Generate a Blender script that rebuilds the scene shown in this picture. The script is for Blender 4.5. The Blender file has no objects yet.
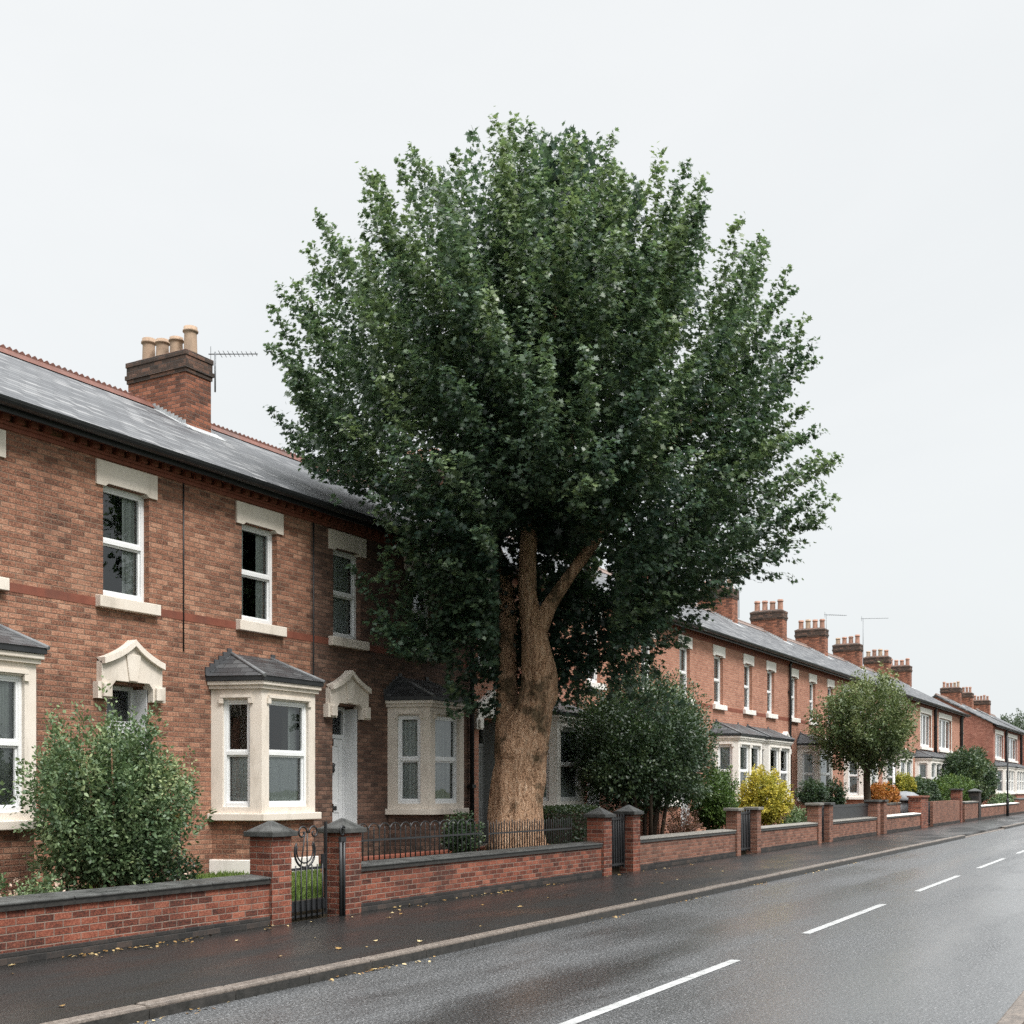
import bpy, math, random
import numpy as np
from mathutils import Vector, noise

random.seed(7)
RNG = np.random.default_rng(11)
SC = bpy.context.scene
COL = SC.collection

# ------------------------------------------------------------------ camera frame (measured from the street's vanishing point)
FPX, VPX, HY, EYE = 1191.0, 1190.0, 788.0, 1.6
TH = math.atan((VPX - 512) / FPX)
CO, SI = math.cos(TH), math.sin(TH)
RIGHT = (SI, -CO)

# ------------------------------------------------------------------ materials
def new_mat(name):
    m = bpy.data.materials.new(name); m.use_nodes = True
    nt = m.node_tree
    for n in list(nt.nodes): nt.nodes.remove(n)
    out = nt.nodes.new('ShaderNodeOutputMaterial')
    b = nt.nodes.new('ShaderNodeBsdfPrincipled')
    nt.links.new(b.outputs[0], out.inputs[0])
    return m, nt, b, out

def setin(nt, sock, v):
    if hasattr(v, 'is_output') or hasattr(v, 'links'):
        nt.links.new(v, sock)
    elif isinstance(v, (tuple, list)):
        v = tuple(v)
        if len(v) == 3 and sock.type == 'RGBA': v = v + (1,)
        sock.default_value = v
    else:
        sock.default_value = v

def math_n(nt, op, a, b=None, c=None, clamp=False):
    n = nt.nodes.new('ShaderNodeMath'); n.operation = op; n.use_clamp = clamp
    setin(nt, n.inputs[0], a)
    if b is not None: setin(nt, n.inputs[1], b)
    if c is not None: setin(nt, n.inputs[2], c)
    return n.outputs[0]

def mix_n(nt, fac, a, b, mode='MIX'):
    n = nt.nodes.new('ShaderNodeMix'); n.data_type = 'RGBA'; n.blend_type = mode
    setin(nt, n.inputs[0], fac); setin(nt, n.inputs[6], a); setin(nt, n.inputs[7], b)
    return n.outputs[2]

def ramp_n(nt, fac, stops, interp='LINEAR'):
    n = nt.nodes.new('ShaderNodeValToRGB'); n.color_ramp.interpolation = interp
    e = n.color_ramp.elements
    while len(e) < len(stops): e.new(0.5)
    for el, (p, c) in zip(e, stops):
        el.position = p; el.color = tuple(c) + ((1,) if len(c) == 3 else ())
    setin(nt, n.inputs[0], fac)
    return n.outputs[0]

def noise_n(nt, vec, scale, detail=4, rough=0.55, dist=0.0):
    n = nt.nodes.new('ShaderNodeTexNoise')
    if vec is not None: nt.links.new(vec, n.inputs['Vector'])
    n.inputs['Scale'].default_value = scale; n.inputs['Detail'].default_value = detail
    n.inputs['Roughness'].default_value = rough; n.inputs['Distortion'].default_value = dist
    return n.outputs['Fac']

def maprange(nt, v, a, b, c=0.0, d=1.0):
    n = nt.nodes.new('ShaderNodeMapRange'); n.clamp = True
    setin(nt, n.inputs[0], v)
    for i, q in enumerate((a, b, c, d)): n.inputs[i + 1].default_value = q
    return n.outputs[0]

def bump_n(nt, h, strength, dist):
    n = nt.nodes.new('ShaderNodeBump'); n.inputs['Strength'].default_value = strength
    n.inputs['Distance'].default_value = dist; nt.links.new(h, n.inputs['Height'])
    return n.outputs[0]

def geo_pos(nt):
    return nt.nodes.new('ShaderNodeNewGeometry').outputs['Position']

def uv_xy(nt):
    u = nt.nodes.new('ShaderNodeUVMap')
    s = nt.nodes.new('ShaderNodeSeparateXYZ'); nt.links.new(u.outputs[0], s.inputs[0])
    return u.outputs[0], s.outputs[0], s.outputs[1]

def scaled(nt, vec, s):
    n = nt.nodes.new('ShaderNodeMapping'); n.inputs['Scale'].default_value = s
    nt.links.new(vec, n.inputs['Vector']); return n.outputs[0]

def brick_mat(name, stops, mortar, bw=0.208, bh=0.0705, mo=0.011, stain=0.35, rough=0.85, stain_col=(0.03, 0.028, 0.025), bump=0.5, mvar=0.5, bvar=0.62, mot=1.6):
    m, nt, b, out = new_mat(name)
    uv, u, v = uv_xy(nt)
    wob = noise_n(nt, uv, 9.0, 2)
    u = math_n(nt, 'ADD', u, math_n(nt, 'MULTIPLY', math_n(nt, 'SUBTRACT', wob, 0.5), 0.012))
    wob2 = noise_n(nt, scaled(nt, uv, (1, 1.7, 1)), 6.0, 2)
    v = math_n(nt, 'ADD', v, math_n(nt, 'MULTIPLY', math_n(nt, 'SUBTRACT', wob2, 0.5), 0.010))
    rv = math_n(nt, 'DIVIDE', v, bh); row = math_n(nt, 'FLOOR', rv); fy = math_n(nt, 'FRACT', rv)
    odd = math_n(nt, 'FLOORED_MODULO', row, 2.0)
    ru = math_n(nt, 'ADD', math_n(nt, 'DIVIDE', u, bw), math_n(nt, 'MULTIPLY', odd, 0.5))
    col = math_n(nt, 'FLOOR', ru); fx = math_n(nt, 'FRACT', ru)
    cb = nt.nodes.new('ShaderNodeCombineXYZ'); nt.links.new(col, cb.inputs[0]); nt.links.new(row, cb.inputs[1])
    wn = nt.nodes.new('ShaderNodeTexWhiteNoise'); wn.noise_dimensions = '2D'; nt.links.new(cb.outputs[0], wn.inputs['Vector'])
    fine = noise_n(nt, uv, 38.0, 5, 0.65)
    big = noise_n(nt, uv, 0.55, 5, 0.6)
    mott = noise_n(nt, scaled(nt, uv, (1, 1.35, 1)), 48.0, 5, 0.8)
    patch = noise_n(nt, scaled(nt, uv, (1, 2.2, 1)), 4.5, 5, 0.7)
    val = math_n(nt, 'ADD', math_n(nt, 'MULTIPLY_ADD', wn.outputs['Value'], bvar, 0.5 - bvar * 0.5), math_n(nt, 'MULTIPLY', math_n(nt, 'SUBTRACT', fine, 0.5), 1.0))
    val = math_n(nt, 'ADD', val, math_n(nt, 'MULTIPLY', math_n(nt, 'SUBTRACT', mott, 0.5), mot))
    val = math_n(nt, 'ADD', val, math_n(nt, 'MULTIPLY', math_n(nt, 'SUBTRACT', patch, 0.5), 0.75))
    val = math_n(nt, 'ADD', val, math_n(nt, 'MULTIPLY', math_n(nt, 'SUBTRACT', big, 0.5), 0.55), clamp=True)
    colr = ramp_n(nt, val, stops)
    dx = math_n(nt, 'MULTIPLY', math_n(nt, 'SUBTRACT', 0.5, math_n(nt, 'ABSOLUTE', math_n(nt, 'SUBTRACT', fx, 0.5))), bw)
    dy = math_n(nt, 'MULTIPLY', math_n(nt, 'SUBTRACT', 0.5, math_n(nt, 'ABSOLUTE', math_n(nt, 'SUBTRACT', fy, 0.5))), bh)
    dmin = math_n(nt, 'MINIMUM', dx, dy)
    dmin = math_n(nt, 'ADD', dmin, math_n(nt, 'MULTIPLY', math_n(nt, 'SUBTRACT', fine, 0.5), 0.006))
    mask = maprange(nt, dmin, mo * 0.3, mo * 0.7)
    mn = noise_n(nt, uv, 2.3, 4)
    mcol = mix_n(nt, math_n(nt, 'MULTIPLY', mn, mvar), mortar, stops[0][1])
    c = mix_n(nt, mask, mcol, colr)
    sm = maprange(nt, noise_n(nt, scaled(nt, uv, (1.0, 0.45, 1)), 1.3, 6, 0.65), 0.48, 0.75, 0, stain)
    c = mix_n(nt, sm, c, stain_col)
    setin(nt, b.inputs['Base Color'], c)
    setin(nt, b.inputs['Roughness'], rough)
    b.inputs['Specular IOR Level'].default_value = 0.25
    h = math_n(nt, 'ADD', mask, math_n(nt, 'MULTIPLY', fine, 0.6))
    setin(nt, b.inputs['Normal'], bump_n(nt, h, bump, 0.012))
    return m

def plain_mat(name, c1, c2, scale=3.0, rough=0.6, spec=0.4, bump=0.15, bscale=40.0, metallic=0.0, dirt=None, dirt_amt=0.0, dscale=1.5):
    m, nt, b, out = new_mat(name)
    p = geo_pos(nt)
    n1 = noise_n(nt, p, scale, 5, 0.6)
    c = mix_n(nt, maprange(nt, n1, 0.3, 0.7), c1, c2)
    if dirt:
        d = maprange(nt, noise_n(nt, scaled(nt, p, (1, 1, 0.35)), dscale, 6, 0.7), 0.5, 0.72, 0, dirt_amt)
        c = mix_n(nt, d, c, dirt)
    setin(nt, b.inputs['Base Color'], c)
    setin(nt, b.inputs['Roughness'], rough if not isinstance(rough, tuple) else maprange(nt, n1, 0.3, 0.7, *rough))
    b.inputs['Specular IOR Level'].default_value = spec
    b.inputs['Metallic'].default_value = metallic
    if bump > 0:
        setin(nt, b.inputs['Normal'], bump_n(nt, noise_n(nt, p, bscale, 4), bump, 0.01))
    return m

def slate_mat(name, stops, bw=0.26, bh=0.17, rough=(0.35, 0.6), spec=0.45):
    m, nt, b, out = new_mat(name)
    uv, u, v = uv_xy(nt)
    rv = math_n(nt, 'DIVIDE', v, bh); row = math_n(nt, 'FLOOR', rv); fy = math_n(nt, 'FRACT', rv)
    odd = math_n(nt, 'FLOORED_MODULO', row, 2.0)
    ru = math_n(nt, 'ADD', math_n(nt, 'DIVIDE', u, bw), math_n(nt, 'MULTIPLY', odd, 0.5))
    col = math_n(nt, 'FLOOR', ru); fx = math_n(nt, 'FRACT', ru)
    cb = nt.nodes.new('ShaderNodeCombineXYZ'); nt.links.new(col, cb.inputs[0]); nt.links.new(row, cb.inputs[1])
    wn = nt.nodes.new('ShaderNodeTexWhiteNoise'); wn.noise_dimensions = '2D'; nt.links.new(cb.outputs[0], wn.inputs['Vector'])
    streak = noise_n(nt, scaled(nt, uv, (0.5, 2.2, 1)), 1.8, 7, 0.7)
    fine = noise_n(nt, uv, 30.0, 4)
    val = math_n(nt, 'ADD', math_n(nt, 'MULTIPLY', wn.outputs['Value'], 0.55), math_n(nt, 'MULTIPLY', streak, 0.6))
    val = math_n(nt, 'ADD', val, math_n(nt, 'MULTIPLY', math_n(nt, 'SUBTRACT', fine, 0.5), 0.3), clamp=True)
    c = ramp_n(nt, val, stops)
    ex = math_n(nt, 'SUBTRACT', 0.5, math_n(nt, 'ABSOLUTE', math_n(nt, 'SUBTRACT', fx, 0.5)))
    joint = math_n(nt, 'MINIMUM', maprange(nt, ex, 0.005, 0.03), maprange(nt, fy, 0.03, 0.2))
    c = mix_n(nt, joint, tuple(q * 0.22 for q in stops[0][1]), c)
    setin(nt, b.inputs['Base Color'], c)
    setin(nt, b.inputs['Roughness'], maprange(nt, val, 0.2, 0.8, *rough))
    b.inputs['Specular IOR Level'].default_value = spec
    hgt = math_n(nt, 'ADD', math_n(nt, 'MULTIPLY', math_n(nt, 'SUBTRACT', 1.0, fy), 0.8), math_n(nt, 'MULTIPLY', joint, 0.5))
    hgt = math_n(nt, 'ADD', hgt, math_n(nt, 'MULTIPLY', wn.outputs['Value'], 0.25))
    setin(nt, b.inputs['Normal'], bump_n(nt, hgt, 0.6, 0.014))
    return m

def glass_mat(name):
    m, nt, b, out = new_mat(name)
    nt.nodes.remove(b)
    p = geo_pos(nt)
    tr = nt.nodes.new('ShaderNodeBsdfTransparent'); tr.inputs[0].default_value = (0.84, 0.89, 0.88, 1)
    gl = nt.nodes.new('ShaderNodeBsdfGlossy'); gl.inputs['Roughness'].default_value = 0.015
    gl.inputs[0].default_value = (0.9, 0.93, 0.95, 1)
    setin(nt, gl.inputs['Normal'], bump_n(nt, noise_n(nt, p, 1.6, 2), 0.06, 0.05))
    fr = nt.nodes.new('ShaderNodeFresnel'); fr.inputs[0].default_value = 1.5
    f = math_n(nt, 'MULTIPLY_ADD', fr.outputs[0], 1.3, 0.02, clamp=True)
    mx = nt.nodes.new('ShaderNodeMixShader')
    setin(nt, mx.inputs[0], f); nt.links.new(tr.outputs[0], mx.inputs[1]); nt.links.new(gl.outputs[0], mx.inputs[2])
    nt.links.new(mx.outputs[0], out.inputs[0])
    return m

def leaf_mat(name, stops, rough=0.42, spec=0.42, trans=0.25):
    m, nt, b, out = new_mat(name)
    a = nt.nodes.new('ShaderNodeAttribute'); a.attribute_name = 'tint'
    p = geo_pos(nt)
    n = noise_n(nt, p, 25.0, 2)
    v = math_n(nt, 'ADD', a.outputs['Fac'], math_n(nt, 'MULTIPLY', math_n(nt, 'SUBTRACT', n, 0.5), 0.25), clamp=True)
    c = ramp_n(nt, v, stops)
    setin(nt, b.inputs['Base Color'], c)
    b.inputs['Roughness'].default_value = rough
    b.inputs['Specular IOR Level'].default_value = spec
    if trans > 0:
        tl = nt.nodes.new('ShaderNodeBsdfTranslucent'); setin(nt, tl.inputs[0], mix_n(nt, 0.35, c, (0.10, 0.16, 0.02)))
        mx = nt.nodes.new('ShaderNodeMixShader'); mx.inputs[0].default_value = trans
        nt.links.new(b.outputs[0], mx.inputs[1]); nt.links.new(tl.outputs[0], mx.inputs[2])
        nt.links.new(mx.outputs[0], out.inputs[0])
    return m

M = {}
M['brick_brown'] = brick_mat('brown stock brick', [(0.0, (0.04, 0.027, 0.021)), (0.24, (0.13, 0.06, 0.04)), (0.52, (0.285, 0.13, 0.083)), (0.8, (0.425, 0.222, 0.143)), (1.0, (0.53, 0.335, 0.235))], (0.34, 0.235, 0.17), stain=0.5, mo=0.012, bvar=.42, mvar=.9, mot=2.3)
M['brick_tree_shade'] = brick_mat('tree-shaded brown brick', [(0.0, (0.03, 0.024, 0.021)), (0.25, (0.075, 0.047, 0.037)), (0.52, (0.15, 0.083, 0.061)), (0.8, (0.24, 0.14, 0.10)), (1.0, (0.33, 0.22, 0.165))], (0.16, 0.12, 0.095), stain=0.6, mo=0.012, bvar=.45, mvar=.9, mot=2.2)  # brown brick darkened to put the big tree's shade into its colour
M['brick_orange'] = brick_mat('orange brick', [(0.0, (0.20, 0.085, 0.058)), (0.3, (0.34, 0.15, 0.10)), (0.65, (0.45, 0.215, 0.145)), (1.0, (0.55, 0.31, 0.22))], (0.46, 0.34, 0.27), stain=0.15, bvar=0.4)
M['brick_red'] = brick_mat('red garden wall brick', [(0.0, (0.025, 0.015, 0.013)), (0.3, (0.095, 0.033, 0.023)), (0.62, (0.225, 0.07, 0.043)), (1.0, (0.38, 0.155, 0.10))], (0.36, 0.285, 0.23), stain=0.65, mo=0.010, stain_col=(0.04, 0.03, 0.026), mvar=0.75, bvar=.5, mot=1.9)
M['brick_far'] = brick_mat('faded far wall brick', [(0.0, (0.06, 0.032, 0.025)), (0.3, (0.14, 0.065, 0.046)), (0.65, (0.235, 0.105, 0.07)), (1.0, (0.33, 0.175, 0.125))], (0.24, 0.185, 0.15), stain=0.5, stain_col=(0.05, 0.043, 0.036), bvar=0.5)
M['brick_gable'] = brick_mat('red gable brick', [(0.0, (0.14, 0.055, 0.042)), (0.3, (0.28, 0.105, 0.075)), (0.65, (0.37, 0.15, 0.108)), (1.0, (0.46, 0.24, 0.18))], (0.34, 0.22, 0.18), stain=0.25, bvar=0.5)
M['brick_chimney'] = brick_mat('weathered chimney brick', [(0.0, (0.045, 0.03, 0.025)), (0.35, (0.21, 0.083, 0.05)), (0.7, (0.36, 0.135, 0.078)), (1.0, (0.43, 0.2, 0.13))], (0.16, 0.12, 0.1), stain=0.65, stain_col=(0.035, 0.033, 0.03))
M['brick_footing'] = brick_mat('blackened engineering brick', [(0.0, (0.02, 0.02, 0.02)), (0.5, (0.038, 0.035, 0.033)), (1.0, (0.08, 0.06, 0.05))], (0.05, 0.048, 0.045), stain=0.5)
M['sooty_brick'] = brick_mat('sooty chimney head brick', [(0.0, (0.035, 0.03, 0.027)), (0.5, (0.10, 0.065, 0.05)), (1.0, (0.25, 0.13, 0.09))], (0.09, 0.085, 0.08), stain=0.7)
M['terracotta'] = plain_mat('terracotta moulding', (0.17, 0.055, 0.036), (0.25, 0.085, 0.053), 4, 0.75, 0.3, 0.2, 50, dirt=(0.08, 0.05, 0.04), dirt_amt=0.6)
M['ridge_far'] = plain_mat('weathered ridge tile', (0.16, 0.12, 0.105), (0.24, 0.18, 0.155), 5, 0.75, 0.3, 0.2, 50)
M['ridge'] = plain_mat('red clay ridge tile', (0.115, 0.05, 0.037), (0.18, 0.08, 0.06), 5, 0.75, 0.3, 0.2, 50, dirt=(0.09, 0.08, 0.075), dirt_amt=0.7)
M['stone'] = plain_mat('cream painted stone', (0.68, 0.605, 0.52), (0.745, 0.68, 0.60), 2.2, 0.65, 0.3, 0.12, 45, dirt=(0.27, 0.235, 0.19), dirt_amt=0.55, dscale=2.2)
M['stone_white'] = plain_mat('white painted stone', (0.78, 0.745, 0.69), (0.84, 0.81, 0.76), 2.2, 0.6, 0.3, 0.1, 45, dirt=(0.42, 0.38, 0.33), dirt_amt=0.4, dscale=2.0)
M['upvc'] = plain_mat('white window frame', (0.76, 0.77, 0.77), (0.82, 0.83, 0.83), 2, 0.35, 0.5, 0.0, dirt=(0.5, 0.5, 0.48), dirt_amt=0.3)
M['door_white'] = plain_mat('white painted door', (0.66, 0.67, 0.68), (0.74, 0.75, 0.75), 3, 0.45, 0.45, 0.05, 30, dirt=(0.42, 0.42, 0.41), dirt_amt=0.4)
M['door_grey'] = plain_mat('grey painted door', (0.24, 0.245, 0.24), (0.3, 0.305, 0.3), 3, 0.5, 0.4, 0.05, 30)
M['slate'] = slate_mat('wet welsh slate', [(0.0, (0.018, 0.02, 0.023)), (0.35, (0.05, 0.053, 0.058)), (0.65, (0.105, 0.109, 0.114)), (1.0, (0.24, 0.24, 0.24))], 0.28, 0.2, rough=(.5, .75), spec=.35)
M['slate_dark'] = slate_mat('dark bay roof slate', [(0.0, (0.026, 0.028, 0.031)), (0.5, (0.055, 0.058, 0.062)), (1.0, (0.115, 0.118, 0.12))], 0.2, 0.12)
M['lead'] = plain_mat('lead flashing', (0.30, 0.31, 0.32), (0.44, 0.45, 0.45), 6, 0.6, 0.4, 0.2, 30)
M['lead_dark'] = plain_mat('dark lead flashing', (0.05, 0.052, 0.056), (0.09, 0.092, 0.097), 6, 0.6, 0.4, 0.2, 30)
M['lead_mid'] = plain_mat('hip flashing', (0.13, 0.135, 0.14), (0.2, 0.205, 0.21), 6, 0.6, 0.4, 0.2, 30)
M['black'] = plain_mat('black painted iron', (0.012, 0.013, 0.014), (0.022, 0.023, 0.025), 8, 0.42, 0.5, 0.1, 60)
M['gutter'] = plain_mat('black gutter', (0.014, 0.016, 0.018), (0.026, 0.028, 0.03), 4, 0.45, 0.45, 0.05, 30)
M['pot_buff'] = plain_mat('buff chimney pot', (0.36, 0.25, 0.175), (0.47, 0.345, 0.25), 4, 0.8, 0.2, 0.2, 40, dirt=(0.12, 0.1, 0.085), dirt_amt=0.7)
M['pot_red'] = plain_mat('red chimney pot', (0.34, 0.17, 0.12), (0.47, 0.28, 0.21), 4, 0.8, 0.2, 0.2, 40, dirt=(0.10, 0.08, 0.07), dirt_amt=0.7)
M['dark_inside'] = plain_mat('dim room wall', (0.2, 0.2, 0.19), (0.26, 0.26, 0.25), 2, 0.9, 0.1, 0)
M['glass'] = glass_mat('window glass')
M['coping'] = plain_mat('dark stone coping', (0.03, 0.031, 0.03), (0.085, 0.087, 0.082), 6, (0.35, 0.75), 0.4, 0.4, 55, dirt=(0.03, 0.03, 0.028), dirt_amt=0.6)
M['coping_pale'] = plain_mat('pale stone coping', (0.15, 0.14, 0.125), (0.215, 0.203, 0.18), 6, 0.75, 0.3, 0.3, 55, dirt=(0.14, 0.13, 0.11), dirt_amt=0.6)
M['kerb'] = plain_mat('brown granite kerb', (0.085, 0.07, 0.058), (0.185, 0.155, 0.13), 26, (0.3, 0.7), 0.45, 0.6, 90, dirt=(0.04, 0.034, 0.03), dirt_amt=0.8)
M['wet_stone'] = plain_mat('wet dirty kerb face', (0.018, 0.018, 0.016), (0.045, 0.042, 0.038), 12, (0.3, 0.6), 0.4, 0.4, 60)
M['soil'] = plain_mat('garden soil', (0.035, 0.028, 0.02), (0.075, 0.06, 0.04), 7, 0.95, 0.2, 0.8, 25)
M['turf'] = plain_mat('turf', (0.045, 0.075, 0.022), (0.085, 0.125, 0.035), 6, 0.95, 0.2, 0.8, 25)
M['land'] = plain_mat('grassland', (0.06, 0.08, 0.035), (0.09, 0.1, 0.05), 0.3, 0.95, 0.2, 0.2, 5)
M['paint_white'] = plain_mat('road paint', (0.30, 0.305, 0.30), (0.40, 0.405, 0.40), 14, (0.35, 0.6), 0.5, 0.3, 80, dirt=(0.12, 0.12, 0.12), dirt_amt=0.85, dscale=9)
M['aluminium'] = plain_mat('dull aluminium', (0.14, 0.15, 0.16), (0.2, 0.21, 0.22), 8, 0.5, 0.5, 0, metallic=0.3)
M['pole_white'] = plain_mat('pale grey post', (0.55, 0.56, 0.56), (0.62, 0.63, 0.63), 8, 0.5, 0.4, 0)
M['tarp'] = plain_mat('grey cover', (0.15, 0.16, 0.17), (0.22, 0.23, 0.24), 5, 0.5, 0.4, 0.2, 10)

def curtain_mat(name, c1, c2, lace):
    m, nt, b, out = new_mat(name)
    uv, u, v = uv_xy(nt)
    n = noise_n(nt, scaled(nt, uv, (14, 0.7, 1)), 1.0, 3)
    c = mix_n(nt, maprange(nt, n, 0.35, 0.65), c1, c2)
    if lace:
        l = noise_n(nt, uv, 34.0, 3, 0.7)
        c = mix_n(nt, maprange(nt, l, 0.42, 0.6, 0, 0.55), c, tuple(q * 0.5 for q in c1))
    setin(nt, b.inputs['Base Color'], c); b.inputs['Roughness'].default_value = 0.9
    b.inputs['Specular IOR Level'].default_value = 0.1
    return m
M['net'] = curtain_mat('net curtain', (0.82, 0.84, 0.85), (0.93, 0.94, 0.94), True)
M['drape'] = curtain_mat('grey drape', (0.50, 0.51, 0.50), (0.78, 0.78, 0.76), False)
M['drape_pink'] = curtain_mat('dusty pink drape', (0.40, 0.25, 0.21), (0.55, 0.36, 0.31), False)
M['drape_cream'] = curtain_mat('cream drape', (0.42, 0.38, 0.31), (0.66, 0.61, 0.52), False)

def bark_mat():
    m, nt, b, out = new_mat('wet orange brown bark')
    p = geo_pos(nt)
    st = scaled(nt, p, (11, 11, 3.2))
    n1 = noise_n(nt, st, 1.7, 7, 0.7, 1.2)
    n2 = noise_n(nt, p, 1.5, 5, 0.65)
    n3 = noise_n(nt, p, 30.0, 4, 0.7)
    v = math_n(nt, 'ADD', math_n(nt, 'MULTIPLY', n1, 0.7), math_n(nt, 'MULTIPLY', n3, 0.3))
    c = ramp_n(nt, v, [(0.35, (0.06, 0.032, 0.02)), (0.42, (0.32, 0.178, 0.105)), (0.49, (0.68, 0.405, 0.245)), (0.62, (0.84, 0.60, 0.42))])
    g = maprange(nt, n2, 0.54, 0.64, 0, 0.8)
    c = mix_n(nt, g, c, ramp_n(nt, n3, [(0.35, (0.035, 0.03, 0.02)), (0.65, (0.12, 0.10, 0.05))]))
    setin(nt, b.inputs['Base Color'], c); b.inputs['Roughness'].default_value = 0.8
    b.inputs['Specular IOR Level'].default_value = 0.25
    setin(nt, b.inputs['Normal'], bump_n(nt, v, 1.0, 0.16))
    return m
M['bark'] = bark_mat()
M['bark_dark'] = plain_mat('dark bark', (0.05, 0.038, 0.028), (0.1, 0.075, 0.055), 8, 0.9, 0.2, 0.6, 30)

M['leaf_big'] = leaf_mat('sycamore leaf', [(0.0, (0.016, 0.038, 0.030)), (0.35, (0.038, 0.076, 0.054)), (0.62, (0.092, 0.150, 0.092)), (1.0, (0.20, 0.265, 0.115))], 0.36, 0.6, 0.42)
M['leaf_dark'] = leaf_mat('dark shrub leaf', [(0.0, (0.02, 0.042, 0.024)), (0.5, (0.042, 0.076, 0.036)), (1.0, (0.12, 0.16, 0.06))], 0.4, 0.45, 0.2)
M['leaf_mid'] = leaf_mat('mid green leaf', [(0.0, (0.04, 0.076, 0.04)), (0.4, (0.10, 0.16, 0.075)), (0.75, (0.21, 0.275, 0.13)), (1.0, (0.33, 0.36, 0.17))], 0.45, 0.4, 0.25)
M['leaf_bright'] = leaf_mat('bright green leaf', [(0.0, (0.035, 0.075, 0.018)), (0.5, (0.075, 0.135, 0.03)), (1.0, (0.19, 0.25, 0.055))], 0.45, 0.4, 0.25)
M['leaf_yellow'] = leaf_mat('yellow shrub leaf', [(0.0, (0.10, 0.13, 0.03)), (0.35, (0.30, 0.29, 0.045)), (0.7, (0.60, 0.49, 0.07)), (1.0, (0.7, 0.6, 0.14))], 0.5, 0.35, 0.3)
M['leaf_orange'] = leaf_mat('orange hedge leaf', [(0.0, (0.20, 0.07, 0.02)), (0.5, (0.46, 0.17, 0.04)), (1.0, (0.58, 0.33, 0.08))], 0.5, 0.35, 0.3)
M['leaf_red'] = leaf_mat('reddish leaf', [(0.0, (0.06, 0.03, 0.022)), (0.5, (0.14, 0.065, 0.045)), (1.0, (0.22, 0.13, 0.09))], 0.5, 0.35, 0.2)
M['leaf_olive'] = leaf_mat('olive tree leaf', [(0.0, (0.035, 0.062, 0.026)), (0.5, (0.09, 0.128, 0.05)), (1.0, (0.24, 0.27, 0.11))], 0.45, 0.4, 0.25)
M['leaf_far'] = leaf_mat('far tree leaf', [(0.0, (0.05, 0.075, 0.05)), (1.0, (0.11, 0.145, 0.085))], 0.6, 0.3, 0.2)
M['petal'] = leaf_mat('pink petal', [(0.0, (0.55, 0.33, 0.27)), (0.6, (0.72, 0.52, 0.42)), (1.0, (0.8, 0.68, 0.55))], 0.6, 0.3, 0.2)
M['petal_orange'] = leaf_mat('orange petal', [(0.0, (0.6, 0.3, 0.08)), (1.0, (0.78, 0.5, 0.2))], 0.6, 0.3, 0.2)
M['grass'] = leaf_mat('grass blade', [(0.0, (0.06, 0.10, 0.022)), (0.5, (0.13, 0.20, 0.045)), (1.0, (0.26, 0.32, 0.10))], 0.6, 0.3, 0.3)
M['dead_leaf'] = leaf_mat('fallen leaf', [(0.0, (0.13, 0.065, 0.022)), (0.5, (0.30, 0.185, 0.06)), (1.0, (0.46, 0.37, 0.20))], 0.55, 0.35, 0.0)

def asphalt_mat(name, base1, base2, wet_lo, wet_hi, streak=(0.12, 0.9, 1), patchy=0.5, rough=(0.18, 0.55), grain=220.0, lightcol=(0.13, 0.13, 0.128), bump=0.5, track=None, coat=(.3, .9), coat_rough=.12, spec=.5):
    m, nt, b, out = new_mat(name)
    p = geo_pos(nt)
    gr = noise_n(nt, p, grain, 3, 0.7)
    gr2 = noise_n(nt, p, grain * 0.28, 3, 0.6)
    gr3 = noise_n(nt, p, grain * 0.7, 2, 0.6)
    pt = noise_n(nt, scaled(nt, p, streak), 1.1, 7, 0.62, 0.4)
    pt2 = noise_n(nt, scaled(nt, p, (0.5, 0.7, 1)), 0.7, 5, 0.6)
    wet = maprange(nt, math_n(nt, 'ADD', math_n(nt, 'MULTIPLY', pt, 0.6), math_n(nt, 'MULTIPLY', pt2, 0.4)), wet_lo, wet_hi)
    if track:
        sx = nt.nodes.new('ShaderNodeSeparateXYZ'); nt.links.new(p, sx.inputs[0])
        tt = None
        for yc, w in track:
            d = math_n(nt, 'ABSOLUTE', math_n(nt, 'SUBTRACT', sx.outputs[1], yc))
            q = maprange(nt, d, w * 0.25, w, 1, 0)
            tt = q if tt is None else math_n(nt, 'MAXIMUM', tt, q)
        wet = math_n(nt, 'MULTIPLY_ADD', wet, 0.7, math_n(nt, 'MULTIPLY', tt, 0.6), clamp=True)
    c = mix_n(nt, maprange(nt, gr, 0.36, 0.64), base1, base2)
    spk = maprange(nt, gr3, 0.56, 0.68, 0, 0.6)
    c = mix_n(nt, spk, c, lightcol)
    c = mix_n(nt, math_n(nt, 'MULTIPLY', wet, 0.4), c, tuple(q * 0.55 for q in base1))
    setin(nt, b.inputs['Base Color'], c)
    setin(nt, b.inputs['Roughness'], maprange(nt, wet, 0, 1, rough[1], rough[0]))
    b.inputs['Specular IOR Level'].default_value = spec
    setin(nt, b.inputs['Coat Weight'], maprange(nt, wet, 0, 1, *coat)); b.inputs['Coat Roughness'].default_value = coat_rough; b.inputs['Coat IOR'].default_value = 1.5
    bs = nt.nodes.new('ShaderNodeBump'); bs.inputs['Distance'].default_value = 0.012
    nt.links.new(math_n(nt, 'ADD', gr, math_n(nt, 'MULTIPLY', gr2, 1.3)), bs.inputs['Height'])
    setin(nt, bs.inputs['Strength'], maprange(nt, wet, 0, 1, bump, bump * 0.25))
    nt.links.new(bs.outputs[0], b.inputs['Normal'])
    return m
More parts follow.
